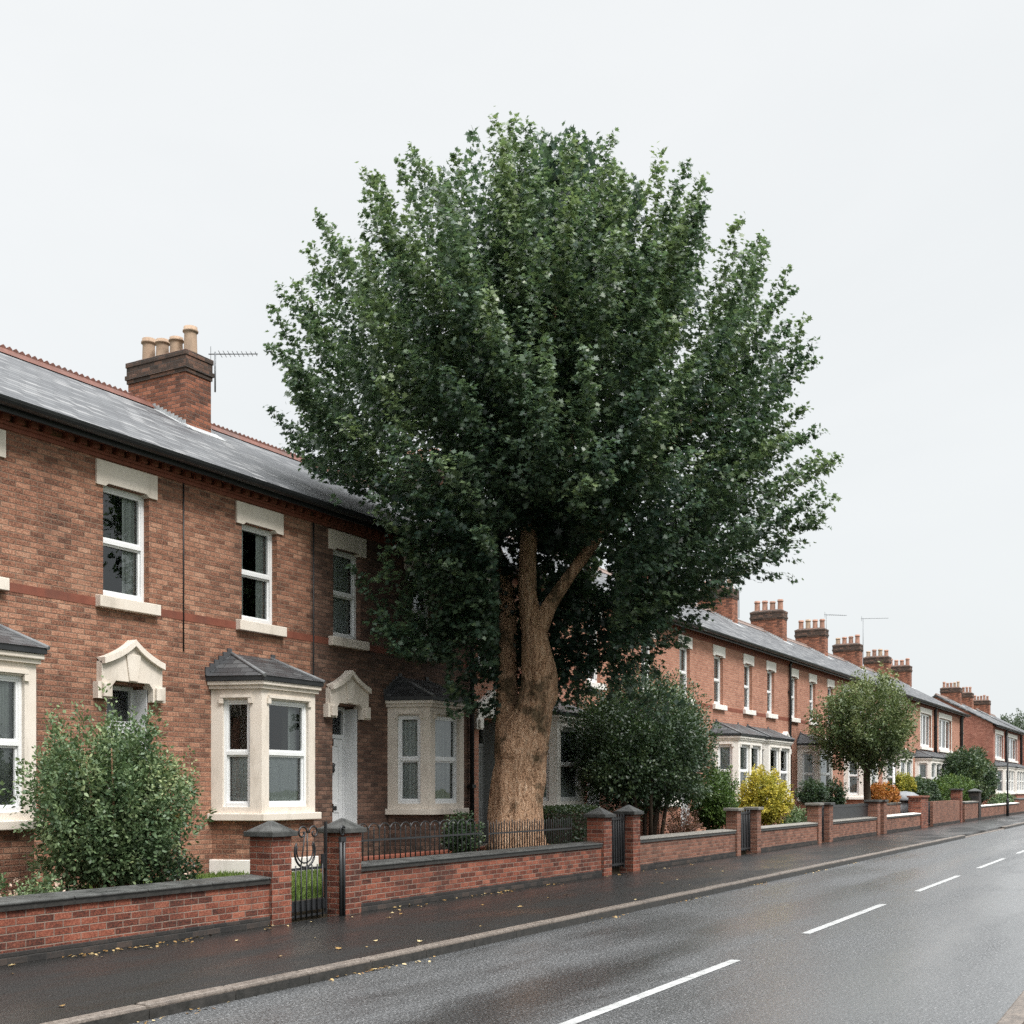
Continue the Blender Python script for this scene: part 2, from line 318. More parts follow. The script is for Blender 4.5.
M['road'] = asphalt_mat('wet asphalt', (0.004, 0.0043, 0.0045), (0.105, 0.109, 0.112), 0.42, 0.56, streak=(0.14, 1.1, 1), rough=(0.24, 0.5), grain=58.0, lightcol=(0.34, 0.34, 0.34), bump=1.0, coat=(.2, 1.0), coat_rough=.27, track=[(2.55, 0.75), (4.75, 0.5)])
M['pave'] = asphalt_mat('damp footpath asphalt', (0.003, 0.0031, 0.003), (0.034, 0.034, 0.033), 0.42, 0.58, streak=(0.3, 1.1, 1), rough=(0.25, 0.55), grain=95.0, coat=(.1, 1.0), coat_rough=.33, spec=.12, lightcol=(0.075, 0.07, 0.064))

# ------------------------------------------------------------------ mesh builder
class MB:
    def __init__(s): s.v = []; s.f = []; s.smooth = []
    def face(s, pts, sm=False):
        i = len(s.v); s.v += [tuple(p) for p in pts]; s.f.append(tuple(range(i, i + len(pts)))); s.smooth.append(sm)
    def box(s, x0, x1, y0, y1, z0, z1):
        i = len(s.v)
        s.v += [(x0, y0, z0), (x1, y0, z0), (x1, y1, z0), (x0, y1, z0), (x0, y0, z1), (x1, y0, z1), (x1, y1, z1), (x0, y1, z1)]
        for q in ((3, 2, 1, 0), (4, 5, 6, 7), (0, 1, 5, 4), (1, 2, 6, 5), (2, 3, 7, 6), (3, 0, 4, 7)):
            s.f.append(tuple(i + k for k in q)); s.smooth.append(False)
        return s
    def hexa(s, lo, hi):
        """two 4-point loops (bottom / top, both counter-clockwise seen from above)"""
        i = len(s.v); s.v += [tuple(p) for p in lo] + [tuple(p) for p in hi]
        for q in ((3, 2, 1, 0), (4, 5, 6, 7), (0, 1, 5, 4), (1, 2, 6, 5), (2, 3, 7, 6), (3, 0, 4, 7)):
            s.f.append(tuple(i + k for k in q)); s.smooth.append(False)
        return s
    def prism(s, poly, y0, y1):
        """polygon in x,z extruded along y (poly counter-clockwise seen from -y)"""
        n = len(poly); i = len(s.v)
        s.v += [(x, y0, z) for x, z in poly] + [(x, y1, z) for x, z in poly]
        s.f.append(tuple(i + k for k in range(n))); s.smooth.append(False)
        s.f.append(tuple(i + n + k for k in reversed(range(n)))); s.smooth.append(False)
        for k in range(n):
            j = (k + 1) % n
            s.f.append((i + j, i + k, i + n + k, i + n + j)); s.smooth.append(False)
        return s
    def tube(s, pts, r, seg=8, cap=True):
        pts = [Vector(p) for p in pts]; n = len(pts)
        rs = r if isinstance(r, (list, tuple)) else [r] * n
        i = len(s.v); ref = None
        for k, p in enumerate(pts):
            t = (pts[min(k + 1, n - 1)] - pts[max(k - 1, 0)])
            t = t.normalized() if t.length > 1e-9 else Vector((0, 0, 1))
            if ref is None: ref = Vector((1, 0, 0)) if abs(t.x) < 0.8 else Vector((0, 1, 0))
            a = (ref - t * ref.dot(t)).normalized(); b = t.cross(a); ref = a
            for q in range(seg):
                an = 2 * math.pi * q / seg
                s.v.append(tuple(p + (a * math.cos(an) + b * math.sin(an)) * rs[k]))
        for k in range(n - 1):
            for q in range(seg):
                q2 = (q + 1) % seg
                s.f.append((i + k * seg + q, i + k * seg + q2, i + (k + 1) * seg + q2, i + (k + 1) * seg + q)); s.smooth.append(seg > 4)
        if cap:
            s.f.append(tuple(i + q for q in reversed(range(seg)))); s.smooth.append(False)
            s.f.append(tuple(i + (n - 1) * seg + q for q in range(seg))); s.smooth.append(False)
        return s
    def lathe(s, prof, cx, cy, seg=16):
        i = len(s.v)
        for r, z in prof:
            for q in range(seg):
                a = 2 * math.pi * q / seg
                s.v.append((cx + r * math.cos(a), cy + r * math.sin(a), z))
        for k in range(len(prof) - 1):
            for q in range(seg):
                q2 = (q + 1) % seg
                s.f.append((i + k * seg + q, i + k * seg + q2, i + (k + 1) * seg + q2, i + (k + 1) * seg + q)); s.smooth.append(True)
        n = len(prof)
        s.f.append(tuple(i + q for q in reversed(range(seg)))); s.smooth.append(False)
        s.f.append(tuple(i + (n - 1) * seg + q for q in range(seg))); s.smooth.append(False)
        return s
    def build(s, name, mat, parent=None, origin=None, bevel=0.0):
        wo = Vector((0, 0, 0))
        q = parent
        while q is not None:
            wo += q.location; q = q.parent
        og = Vector(origin) if origin is not None else (wo if parent is not None else Vector((0, 0, 0)))
        me = bpy.data.meshes.new(name)
        vv = np.array(s.v, dtype=np.float64)
        me.from_pydata((vv - np.array(og)).tolist(), [], s.f)
        me.polygons.foreach_set('use_smooth', s.smooth)
        uvl = me.uv_layers.new(name='UVMap')
        data = np.zeros(len(me.loops) * 2)
        for p in me.polygons:
            n = p.normal
            if abs(n.z) > 0.985: t = Vector((1, 0, 0)); b = Vector((0, 1, 0))
            else:
                t = Vector((-n.y, n.x, 0)).normalized(); b = n.cross(t)
            for li in p.loop_indices:
                w = Vector(vv[me.loops[li].vertex_index])
                data[2 * li] = w.dot(t); data[2 * li + 1] = w.dot(b)
        uvl.data.foreach_set('uv', data)
        me.materials.append(M[mat])
        o = bpy.data.objects.new(name, me); COL.objects.link(o)
        o.parent = parent; o.location = og - wo
        if bevel > 0:
            bv = o.modifiers.new('bevel', 'BEVEL'); bv.width = bevel; bv.segments = 2; bv.limit_method = 'ANGLE'
            bv.harden_normals = False
        return o

def tag(o, label, cat, group=None):
    o['label'] = label; o['category'] = cat
    if group: o['group'] = group
    return o

def thing(name, label, cat, loc, group=None):
    o = bpy.data.objects.new(name, None); COL.objects.link(o); o.location = loc
    o.empty_display_size = 0.2
    return tag(o, label, cat, group)

def structure(o):
    o['kind'] = 'structure'; return o

# ------------------------------------------------------------------ foliage
def star_leaf():
    pts = []
    for k, (ln) in enumerate((1.0, 0.86, 0.62)):
        pass
    return [(0.0, -0.12), (0.30, -0.34), (0.26, -0.02), (0.62, 0.16), (0.32, 0.34), (0.36, 0.62), (0.12, 0.52), (0.0, 1.0), (-0.12, 0.52), (-0.36, 0.62), (-0.32, 0.34), (-0.62, 0.16), (-0.26, -0.02), (-0.30, -0.34)]
T_STAR = np.array(star_leaf())
T_OVAL = np.array([(0, 0), (0.26, 0.3), (0.2, 0.7), (0, 1.0), (-0.2, 0.7), (-0.26, 0.3)])
T_RHOMB = np.array([(0, 0), (0.3, 0.45), (0, 1.0), (-0.3, 0.45)])
T_BLADE = np.array([(-0.05, 0), (0.05, 0), (0.0, 1.0)])

def norm_rows(a):
    return a / np.maximum(np.linalg.norm(a, axis=1, keepdims=True), 1e-9)

def leaf_mesh(name, mat, pos, axis, nrm, size, tint, tpl, parent=None, origin=(0, 0, 0), fold=0.0):
    n = len(pos); k = len(tpl)
    nrm = nrm - axis * (nrm * axis).sum(1, keepdims=True); nrm = norm_rows(nrm)
    side = np.cross(axis, nrm)
    V = pos[:, None, :] + size[:, None, None] * (side[:, None, :] * tpl[None, :, 0, None] + axis[:, None, :] * tpl[None, :, 1, None]
        + nrm[:, None, :] * (fold * np.abs(tpl[None, :, 0, None]) - 0.12 * (tpl[None, :, 1, None] ** 2)))
    me = bpy.data.meshes.new(name)
    me.vertices.add(n * k); me.vertices.foreach_set('co', (V - np.array(origin)).reshape(-1))
    me.loops.add(n * k); me.loops.foreach_set('vertex_index', np.arange(n * k, dtype=np.int32))
    me.polygons.add(n); me.polygons.foreach_set('loop_start', np.arange(0, n * k, k, dtype=np.int32))
    me.polygons.foreach_set('loop_total', np.full(n, k, dtype=np.int32))
    at = me.attributes.new('tint', 'FLOAT', 'FACE'); at.data.foreach_set('value', np.clip(tint, 0, 1).astype(np.float32))
    me.update(); me.validate()
    me.materials.append(M[mat])
    o = bpy.data.objects.new(name, me); COL.objects.link(o)
    if parent is not None: o.parent = parent
    o.location = (0, 0, 0) if parent is not None else origin
    return o

def shoots_to_leaves(base, dirs, length, per, spread, lsize, rng, stint, tipbright=0.25, hang=0.15, upn=0.5):
    """leaves along each shoot; returns arrays"""
    ns = len(base); N = ns * per
    t = rng.random((ns, per)) ** 0.75
    t[:, 0] = 1.0
    L = length[:, None]
    rad = spread * np.sqrt(np.clip(1.04 - t, 0.02, 1))
    off = rng.normal(size=(ns, per, 3)); off /= np.linalg.norm(off, axis=2, keepdims=True) + 1e-9
    off *= (rad * rng.random((ns, per)) ** 0.5)[..., None]
    bend = np.zeros((ns, per, 3)); bend[..., 2] = 0.18 * L * t ** 2
    pos = base[:, None, :] + dirs[:, None, :] * (L * t)[..., None] + off + bend
    out = norm_rows(off.reshape(-1, 3) + 1e-6)
    ax = norm_rows(out * 0.8 + np.repeat(dirs, per, axis=0) * 0.7 + rng.normal(size=(N, 3)) * 0.45 + np.array([0, 0, -hang]))
    nr = norm_rows(np.array([0, 0, upn]) + np.repeat(dirs, per, axis=0) * 0.3 + out * 0.6 + rng.normal(size=(N, 3)) * 0.5)
    sz = lsize * rng.uniform(0.65, 1.2, N) * (1 - 0.25 * t.reshape(-1) ** 3)
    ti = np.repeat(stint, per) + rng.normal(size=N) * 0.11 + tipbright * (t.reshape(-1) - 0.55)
    return pos.reshape(-1, 3), ax, nr, sz, ti

def lownoise(P, f, seed):
    return np.array([noise.noise(Vector((p[0] * f + seed, p[1] * f - seed * 0.7, p[2] * f + seed * 1.3))) for p in P])

def ellipsoid_foliage(center, R, nshoot, per, lsize, slen, seed, up=0.5, noise_f=1.2, noise_a=0.25, shell=0.55, spread=None, flat_bottom=0.6, spike=0.0, tmean=0.4):
    rng = np.random.default_rng(seed)
    d = norm_rows(rng.normal(size=(nshoot, 3)))
    d[:, 2] = np.where(d[:, 2] < 0, d[:, 2] * flat_bottom, d[:, 2])
    R = np.array(R); c = np.array(center)
    q = lownoise(c + d * R, noise_f / max(min(R), 0.2), seed)
    q2 = lownoise(c + d * R, 2.6 * noise_f / max(min(R), 0.2), seed + 3)
    rr = (1 + noise_a * q + 0.5 * noise_a * q2) * (shell + (1 - shell) * rng.random(nshoot) ** 0.5)
    if spike > 0: rr *= 1 + spike * (rng.random(nshoot) ** 6)
    tip = c + d * R * rr[:, None]
    dirs = norm_rows(d * 1.0 + np.array([0, 0, up]) + rng.normal(size=(nshoot, 3)) * 0.28)
    ln = slen * rng.uniform(0.6, 1.25, nshoot)
    base = tip - dirs * ln[:, None]
    st = tmean + 0.28 * lownoise(tip, 1.6 / max(min(R), 0.2), seed + 9) + rng.normal(size=nshoot) * 0.09
    return shoots_to_leaves(base, dirs, ln, per, spread if spread else slen * 0.35, lsize, rng, st)

def bush(name, label, cat, center, R, nshoot, per, lsize, slen, seed, mat, tpl=T_OVAL, stems=5, stem_r=0.02, base_z=None, group=None, stem_mat='bark_dark', clip=None, **kw):
    cx, cy, cz = center
    bz = base_z if base_z is not None else cz - R[2]
    root = thing(name, label, cat, (cx, cy, bz), group)
    pos, ax, nr, sz, ti = ellipsoid_foliage(center, R, nshoot, per, lsize, slen, seed, **kw)
    k = pos[:, 2] > bz + 0.02
    if clip is not None: k &= clip(pos)
    leaf_mesh('foliage', mat, pos[k], ax[k], nr[k], sz[k], ti[k], tpl, root, (cx, cy, bz), 0.12)
    if stems:
        rs = random.Random(seed); mb = MB()
        for i in range(stems):
            a = rs.uniform(0, 6.28); r0 = 0.12 * R[0]
            p0 = Vector((cx + r0 * math.cos(a), cy + r0 * math.sin(a), bz - 0.05))
            p2 = Vector((cx + 0.62 * R[0] * math.cos(a) * rs.uniform(.5, 1), cy + 0.62 * R[1] * math.sin(a) * rs.uniform(.5, 1), cz + R[2] * rs.uniform(0.1, 0.6)))
            p1 = p0.lerp(p2, 0.5) + Vector((rs.uniform(-.05, .05), rs.uniform(-.05, .05), 0.1))
            mb.tube([p0, p0.lerp(p1, .5), p1, p1.lerp(p2, .5), p2], [stem_r, stem_r * .9, stem_r * .75, stem_r * .5, stem_r * .3], 7)
        mb.build('stem', stem_mat, root)
    return root

def box_hedge(name, label, x0, x1, y0, y1, z0, z1, n, lsize, seed, mat, cat='hedge', rounding=0.08):
    rng = np.random.default_rng(seed)
    root = thing(name, label, cat, ((x0 + x1) / 2, (y0 + y1) / 2, z0))
    P = []; D = []
    faces = [('x', x0, -1), ('x', x1, 1), ('y', y0, -1), ('y', y1, 1), ('z', z1, 1)]
    areas = np.array([(y1 - y0) * (z1 - z0)] * 2 + [(x1 - x0) * (z1 - z0)] * 2 + [(x1 - x0) * (y1 - y0)])
    cnt = (n * areas / areas.sum()).astype(int)
    for (a, q, sgn), c in zip(faces, cnt):
        X = rng.uniform(x0, x1, c); Y = rng.uniform(y0, y1, c); Z = rng.uniform(z0, z1, c)
        dd = np.zeros((c, 3)); inset = rng.random(c) ** 2 * 0.12
        if a == 'x': X = q - sgn * inset; dd[:, 0] = sgn
        elif a == 'y': Y = q - sgn * inset; dd[:, 1] = sgn
        else: Z = q - inset; dd[:, 2] = sgn
        P.append(np.stack([X, Y, Z], 1)); D.append(dd)
    P = np.concatenate(P); D = np.concatenate(D)
    P += (0.05 * lownoise(P, 1.8, seed))[:, None] * D
    N = len(P)
    ax = norm_rows(D * 0.6 + rng.normal(size=(N, 3)) * 0.7 + np.array([0, 0, 0.3]))
    nr = norm_rows(D + rng.normal(size=(N, 3)) * 0.5 + np.array([0, 0, 0.4]))
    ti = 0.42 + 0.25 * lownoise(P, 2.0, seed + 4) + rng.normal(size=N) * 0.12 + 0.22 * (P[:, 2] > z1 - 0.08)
    leaf_mesh('foliage', mat, P, ax, nr, lsize * rng.uniform(.7, 1.25, N), ti, T_OVAL, root, tuple(root.location), 0.1)
    MB().box(x0 + .12, x1 - .12, y0 + .12, y1 - .12, z0 - .05, z1 - .12).build('inner_branches', 'bark_dark', root)
    return root

# ------------------------------------------------------------------ ground, road, pavement
KY, WY, FY = 6.65, 9.27, 12.5          # kerb, garden wall and house front, metres left of the camera
structure(MB().box(-300, 900, -500, 700, -1.2, -0.16).build('ground', 'land'))
mb = MB(); mb.box(-30, 260, 1.15, KY, -0.4, -0.10); structure(mb.build('road', 'road'))
structure(MB().box(-30, 260, KY + 0.15, WY + 0.02, -0.4, 0.0).build('pavement', 'pave'))
structure(MB().box(-30, 260, -4.0, 0.98, -0.4, 0.0).build('pavement_opposite', 'pave'))
mb = MB()
x = -12.0; rk = random.Random(3)
while x < 140:
    L = 0.914
    drop = 0.0
    if 42.5 < x < 52.0: drop = 0.085
    if not (42.5 < x < 52.0):
        z = 0.006 + rk.uniform(-.004, .004); yj = rk.uniform(-.006, .006)
        mb.box(x + .006, x + L - .006, KY + yj, KY + 0.147, -0.3, z)
    else:
        mb.box(x + .006, x + L - .006, KY, KY + 0.147, -0.3, -0.075)
    x += L
structure(mb.build('kerb', 'kerb', bevel=0.022))
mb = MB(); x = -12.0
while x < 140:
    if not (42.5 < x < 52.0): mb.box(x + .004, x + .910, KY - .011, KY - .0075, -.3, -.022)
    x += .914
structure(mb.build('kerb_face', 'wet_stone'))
mb = MB(); x = -12.0
while x < 140:
    mb.box(x + .005, x + .909, 0.985, 1.148, -0.3, 0.006); x += .914
structure(mb.build('kerb_opposite', 'kerb', bevel=0.02))
mb = MB()
for k in range(-1, 18):
    xa = 13.76 + 6.5 * k
    mb.face([(xa, 3.84, -0.096), (xa + 4.05, 3.84, -0.096), (xa + 4.05, 3.945, -0.096), (xa, 3.945, -0.096)])
structure(mb.build('road_markings', 'paint_white'))
GZ0, GZ1 = 0.20, 0.34
mb = MB()
mb.hexa([(-10, 9.5, -.3), (82, 9.5, -.3), (82, 12.5, -.3), (-10, 12.5, -.3)], [(-10, 9.5, GZ0), (82, 9.5, GZ0), (82, 12.5, GZ1), (-10, 12.5, GZ1)])
mb.box(82.01, 140, 9.5, 12.5, -.3, .2)
structure(mb.build('garden_soil', 'soil'))
def gz(y): return GZ0 + (GZ1 - GZ0) * (y - 9.5) / 3.0
mb = MB()
mb.hexa([(10.45, 9.62, .1), (15.0, 9.62, .1), (15.0, 12.3, .1), (10.45, 12.3, .1)], [(10.45, 9.62, gz(9.62) + .012), (15.0, 9.62, gz(9.62) + .012), (15.0, 12.3, gz(12.3) + .012), (10.45, 12.3, gz(12.3) + .012)])
structure(mb.build('lawn', 'turf'))
def grass(name, x0, x1, y0, y1, n, h, seed, mat='grass'):
    rng = np.random.default_rng(seed)
    P = np.stack([rng.uniform(x0, x1, n), rng.uniform(y0, y1, n), np.zeros(n)], 1)
    P[:, 2] = gz(P[:, 1]) + 0.008
    ax = norm_rows(np.array([0, 0, 1.0]) + rng.normal(size=(n, 3)) * 0.35)
    nr = rng.normal(size=(n, 3)); nr[:, 2] *= 0.3; nr = norm_rows(nr)
    ti = 0.5 + 0.25 * lownoise(P, 1.5, seed) + rng.normal(size=n) * .14
    o = leaf_mesh(name, mat, P, ax, nr, h * rng.uniform(.5, 1.3, n), ti, T_BLADE * np.array([2.2, 1]), None, (0, 0, 0))
    o['kind'] = 'stuff'; return o
tag(grass('grass', 10.45, 15.0, 9.62, 12.25, 26000, 0.075, 5), 'short bright green grass of the front lawn behind the gate', 'grass')
tag(grass('weeds', 15.2, 19.4, 9.7, 12.3, 5000, 0.09, 6), 'sparse weeds growing in the bare garden bed behind the railings', 'weeds')
# ------------------------------------------------------------------ houses
EZ = 6.155; RY, RZ = 16.5, 8.52; EY = 12.15
SLOPE = (RZ - EZ) / (RY - EY)
def roof_z(y): return EZ + (y - EY) * SLOPE if y <= RY else RZ - (y - RY) * SLOPE

def wall_quads(mb, x0, x1, z0, z1, y, openings, depth=0.14):
    xs = sorted({x0, x1} | {o[0] for o in openings} | {o[1] for o in openings})
    for a, b in zip(xs[:-1], xs[1:]):
        zs = [z0]
        for o in sorted(openings, key=lambda o: o[2]):
            if o[0] <= a + 1e-6 and o[1] >= b - 1e-6: zs += [o[2], o[3]]
        zs.append(z1)
        for k in range(0, len(zs), 2):
            if zs[k + 1] - zs[k] > 1e-4:
                mb.face([(a, y, zs[k]), (b, y, zs[k]), (b, y, zs[k + 1]), (a, y, zs[k + 1])])
    for o in openings:
        a, b, c, d = o[:4]; dp = o[4] if len(o) > 4 else depth
        mb.face([(a, y, c), (a, y, d), (a, y + dp, d), (a, y + dp, c)])
        mb.face([(b, y, d), (b, y, c), (b, y + dp, c), (b, y + dp, d)])
        mb.face([(a, y, d), (b, y, d), (b, y + dp, d), (a, y + dp, d)])
        mb.face([(b, y, c), (a, y, c), (a, y + dp, c), (b, y + dp, c)])

class Frame:
    """places local (u along, w inward, z up) boxes along a wall direction"""
    def __init__(s, p0, p1):
        s.p = Vector((p0[0], p0[1], 0)); d = Vector((p1[0] - p0[0], p1[1] - p0[1], 0)); s.len = d.length; s.u = d.normalized()
        s.w = Vector((-s.u.y, s.u.x, 0))
    def P(s, u, w, z):
        q = s.p + s.u * u + s.w * w; return (q.x, q.y, z)
    def box(s, mb, u0, u1, w0, w1, z0, z1):
        mb.hexa([s.P(u0, w0, z0), s.P(u1, w0, z0), s.P(u1, w1, z0), s.P(u0, w1, z0)], [s.P(u0, w0, z1), s.P(u1, w0, z1), s.P(u1, w1, z1), s.P(u0, w1, z1)])
    def quad(s, mb, u0, u1, w, z0, z1):
        mb.face([s.P(u0, w, z0), s.P(u1, w, z0), s.P(u1, w, z1), s.P(u0, w, z1)])

def sash(fr, u0, u1, z0, z1, w, parent, pname='window', curtain=None, mull=(), fw=0.055, frame_mat='upvc', mid=0.5, sub=False):
    """a sash window; returns the frame object"""
    mb = MB()
    fr.box(mb, u0, u0 + fw, w, w + .07, z0, z1); fr.box(mb, u1 - fw, u1, w, w + .07, z0, z1)
    fr.box(mb, u0 + fw, u1 - fw, w, w + .07, z1 - fw, z1); fr.box(mb, u0 + fw, u1 - fw, w - .012, w + .07, z0, z0 + fw * 1.3)
    zm = z0 + (z1 - z0) * (mid or 0.5)
    edges = [u0] + [m for m in mull] + [u1]
    for m in mull: fr.box(mb, m - fw, m + fw, w - .01, w + .07, z0 + fw * 1.3, z1 - fw)
    if mid:
        for a, b in zip(edges[:-1], edges[1:]):
            a2 = a + fw; b2 = b - fw
            fr.box(mb, a2, b2, w - .004, w + .06, zm - .022, zm + .03)
            st = .028
            for (c, d, wo) in ((z0 + fw * 1.3, zm - .022, .028), (zm + .03, z1 - fw, .012)):
                fr.box(mb, a2, a2 + st, w + wo, w + .065, c, d); fr.box(mb, b2 - st, b2, w + wo, w + .065, c, d)
                fr.box(mb, a2 + st, b2 - st, w + wo, w + .065, c, c + st); fr.box(mb, a2 + st, b2 - st, w + wo, w + .065, d - st, d)
    f = mb.build(pname, frame_mat, parent, bevel=0.0)
    gp = MB()
    if mid:
        fr.quad(gp, u0 + fw * .5, u1 - fw * .5, w + .042, zm, z1 - fw * .5)
        fr.quad(gp, u0 + fw * .5, u1 - fw * .5, w + .054, z0 + fw * .5, zm)
    else:
        fr.quad(gp, u0 + fw * .5, u1 - fw * .5, w + .045, z0 + fw * .5, z1 - fw * .5)
    host = parent if sub else f
    gp.build('pane', 'glass', host)
    if curtain: make_curtains(fr, u0 + fw * .4, u1 - fw * .4, z0 + .03, z1 - .03, w + .11, host, curtain)
    return f

def make_curtains(fr, u0, u1, z0, z1, w, host, kind):
    def drape(a, b, c, d, mat, folds, amp, ww=0.0):
        mb = MB(); n = max(8, int(folds * 8)); i = 0
        ph = random.uniform(0, 6)
        cols = []
        for k in range(n + 1):
            t = k / n; u = a + (b - a) * t
            dw = amp * math.sin(ph + 2 * math.pi * folds * t) + amp * .5 * math.sin(2.3 + ph + 2 * math.pi * folds * 1.7 * t)
            cols.append((u, dw))
        for (ua, wa), (ub, wb) in zip(cols[:-1], cols[1:]):
            mb.face([fr.P(ua, w + ww + wa, c), fr.P(ub, w + ww + wb, c), fr.P(ub, w + ww + wb, d), fr.P(ua, w + ww + wa, d)], True)
        o = mb.build('curtain', mat, host)
    W = u1 - u0
    if kind == 'right': drape(u1 - W * .34, u1, z0, z1, 'drape', 3.5, .018)
    elif kind == 'thin_right': drape(u1 - W * .2, u1, z0, z1, 'drape', 2, .018)
    elif kind == 'net_half':
        drape(u0, u1, z0, z0 + (z1 - z0) * .5, 'net', 5, .010)
        drape(u1 - W * .22, u1, z0, z1, 'drape', 2, .012, .06)
    elif kind == 'net_half_only': drape(u0, u1, z0, z0 + (z1 - z0) * .5, 'net', 4, .010)
    elif kind == 'full': drape(u0, u1, z0, z1, 'drape', 7, .018)
    elif kind == 'pink': drape(u0, u1, z0, z1, 'drape_pink', 6, .018)
    elif kind == 'cream': drape(u0, u1, z0, z1, 'drape_cream', 6, .018)
    elif kind == 'pair': drape(u0, u0 + W * .3, z0, z1, 'drape', 2.5, .018); drape(u1 - W * .3, u1, z0, z1, 'drape', 2.5, .018)
    elif kind == 'net': drape(u0, u1, z0, z1, 'net', 5, .010)

def lintel_poly(xa, xb, z0, z1):
    a = xa + .15; b = xb - .15
    return [(xa, z0), (a, z0), (a + .05, z0 + .04), (b - .05, z0 + .04), (b, z0), (xb, z0), (xb, z1), (xa, z1)]

def upper_window(root, xc, w, stone, curtain, triple=False):
    fr = Frame((xc - w / 2, FY), (xc + w / 2, FY))
    z0, z1 = (3.83, 5.64) if triple else (4.15, 5.64)
    mull = (w / 3, 2 * w / 3) if triple else ()
    f = sash(fr, 0, w, z0, z1, .10, root, 'window', curtain, mull, fw=0.055 if not triple else 0.11, frame_mat='upvc', mid=None if triple else .5)
    mb = MB(); e = .13
    mb.prism(lintel_poly(xc - w / 2 - e, xc + w / 2 + e, 5.602, 5.93), FY - .03, FY + .095)
    mb.build('lintel', stone, f)
    mb = MB()
    xa, xb = xc - w / 2 - e, xc + w / 2 + e
    mb.hexa([(xa, FY - .10, z0 - .165), (xb, FY - .10, z0 - .165), (xb, FY + .099, z0 - .165), (xa, FY + .099, z0 - .165)], [(xa, FY - .10, z0 - .015), (xb, FY - .10, z0 - .015), (xb, FY + .099, z0 + .002), (xa, FY + .099, z0 + .002)])
    mb.build('sill', stone, f, bevel=0.008)
    if triple:
        for qa, qb in ((xa + .02, xc - w / 2), (xc + w / 2, xb - .02)): MB().box(qa, qb, FY - .02, FY + .02, z0 + .003, 5.60).build('window_surround', stone, f)
    return (xc - w / 2, xc + w / 2, z0, z1)

def hood(root, xa, xb, dx0, dx1, stone):
    xm = (xa + xb) / 2; w = (xb - xa) / 2
    zt = 3.0; e0 = 2.78
    left = [(xa - .03, e0), (dx0 - .0, e0), (dx0, zt - .05), (dx0 + .07, zt + .03), (dx1 - .07, zt + .03), (dx1, zt - .05), (dx1, e0), (xb + .03, e0), (xb + .03, 3.0), (xb - .03, 3.0), (xb - .03, 3.27)]
    N = 7; curve = []
    def ez(t):   # ogee: shoulder to apex
        return 3.27 + (3.55 - 3.27) * (t ** 1.25 * (1.0 - .12 * math.sin(math.pi * t)))
    for k in range(N + 1):
        t = k / N; curve.append((xb - .03 - (w - .03) * t, ez(t)))
    for k in range(N - 1, -1, -1):
        t = k / N; curve.append((xa + .03 + (w - .03) * t, ez(t)))
    right = [(xa + .03, 3.27), (xa + .03, 3.0), (xa - .03, 3.0)]
    MBx = MB(); MBx.prism(left + curve + right, FY - .10, FY + .06)
    # raised mouldings along the gable
    for k in range(len(curve) - 1):
        (x0, z0), (x1, z1) = curve[k], curve[k + 1]
        lo = [(x1, FY - .165, z1 - .0), (x0, FY - .165, z0), (x0, FY - .101, z0), (x1, FY - .101, z1)]
        hi = [(x1, FY - .165, z1 + .05), (x0, FY - .165, z0 + .05), (x0, FY + .0, z0 + .05), (x1, FY + .0, z1 + .05)]
        lo2 = [(p[0], p[1], p[2] - .035) for p in lo]
        MBx.hexa(lo2, hi)
    h = MBx.build('door_hood', stone, root)
    kb = MB()
    kb.prism([(xm - .07, zt + .035), (xm + .07, zt + .035), (xm + .13, 3.40), (xm - .13, 3.40)], FY - .125, FY - .099)
    kb.build('keystone', stone, h, bevel=.01)
    for xx in (xa + .03, xb - .03 - .14): MB().box(xx, xx + .14, FY - .15, FY - .102, e0 + .02, 2.98).build('bracket', stone, h, bevel=.01)

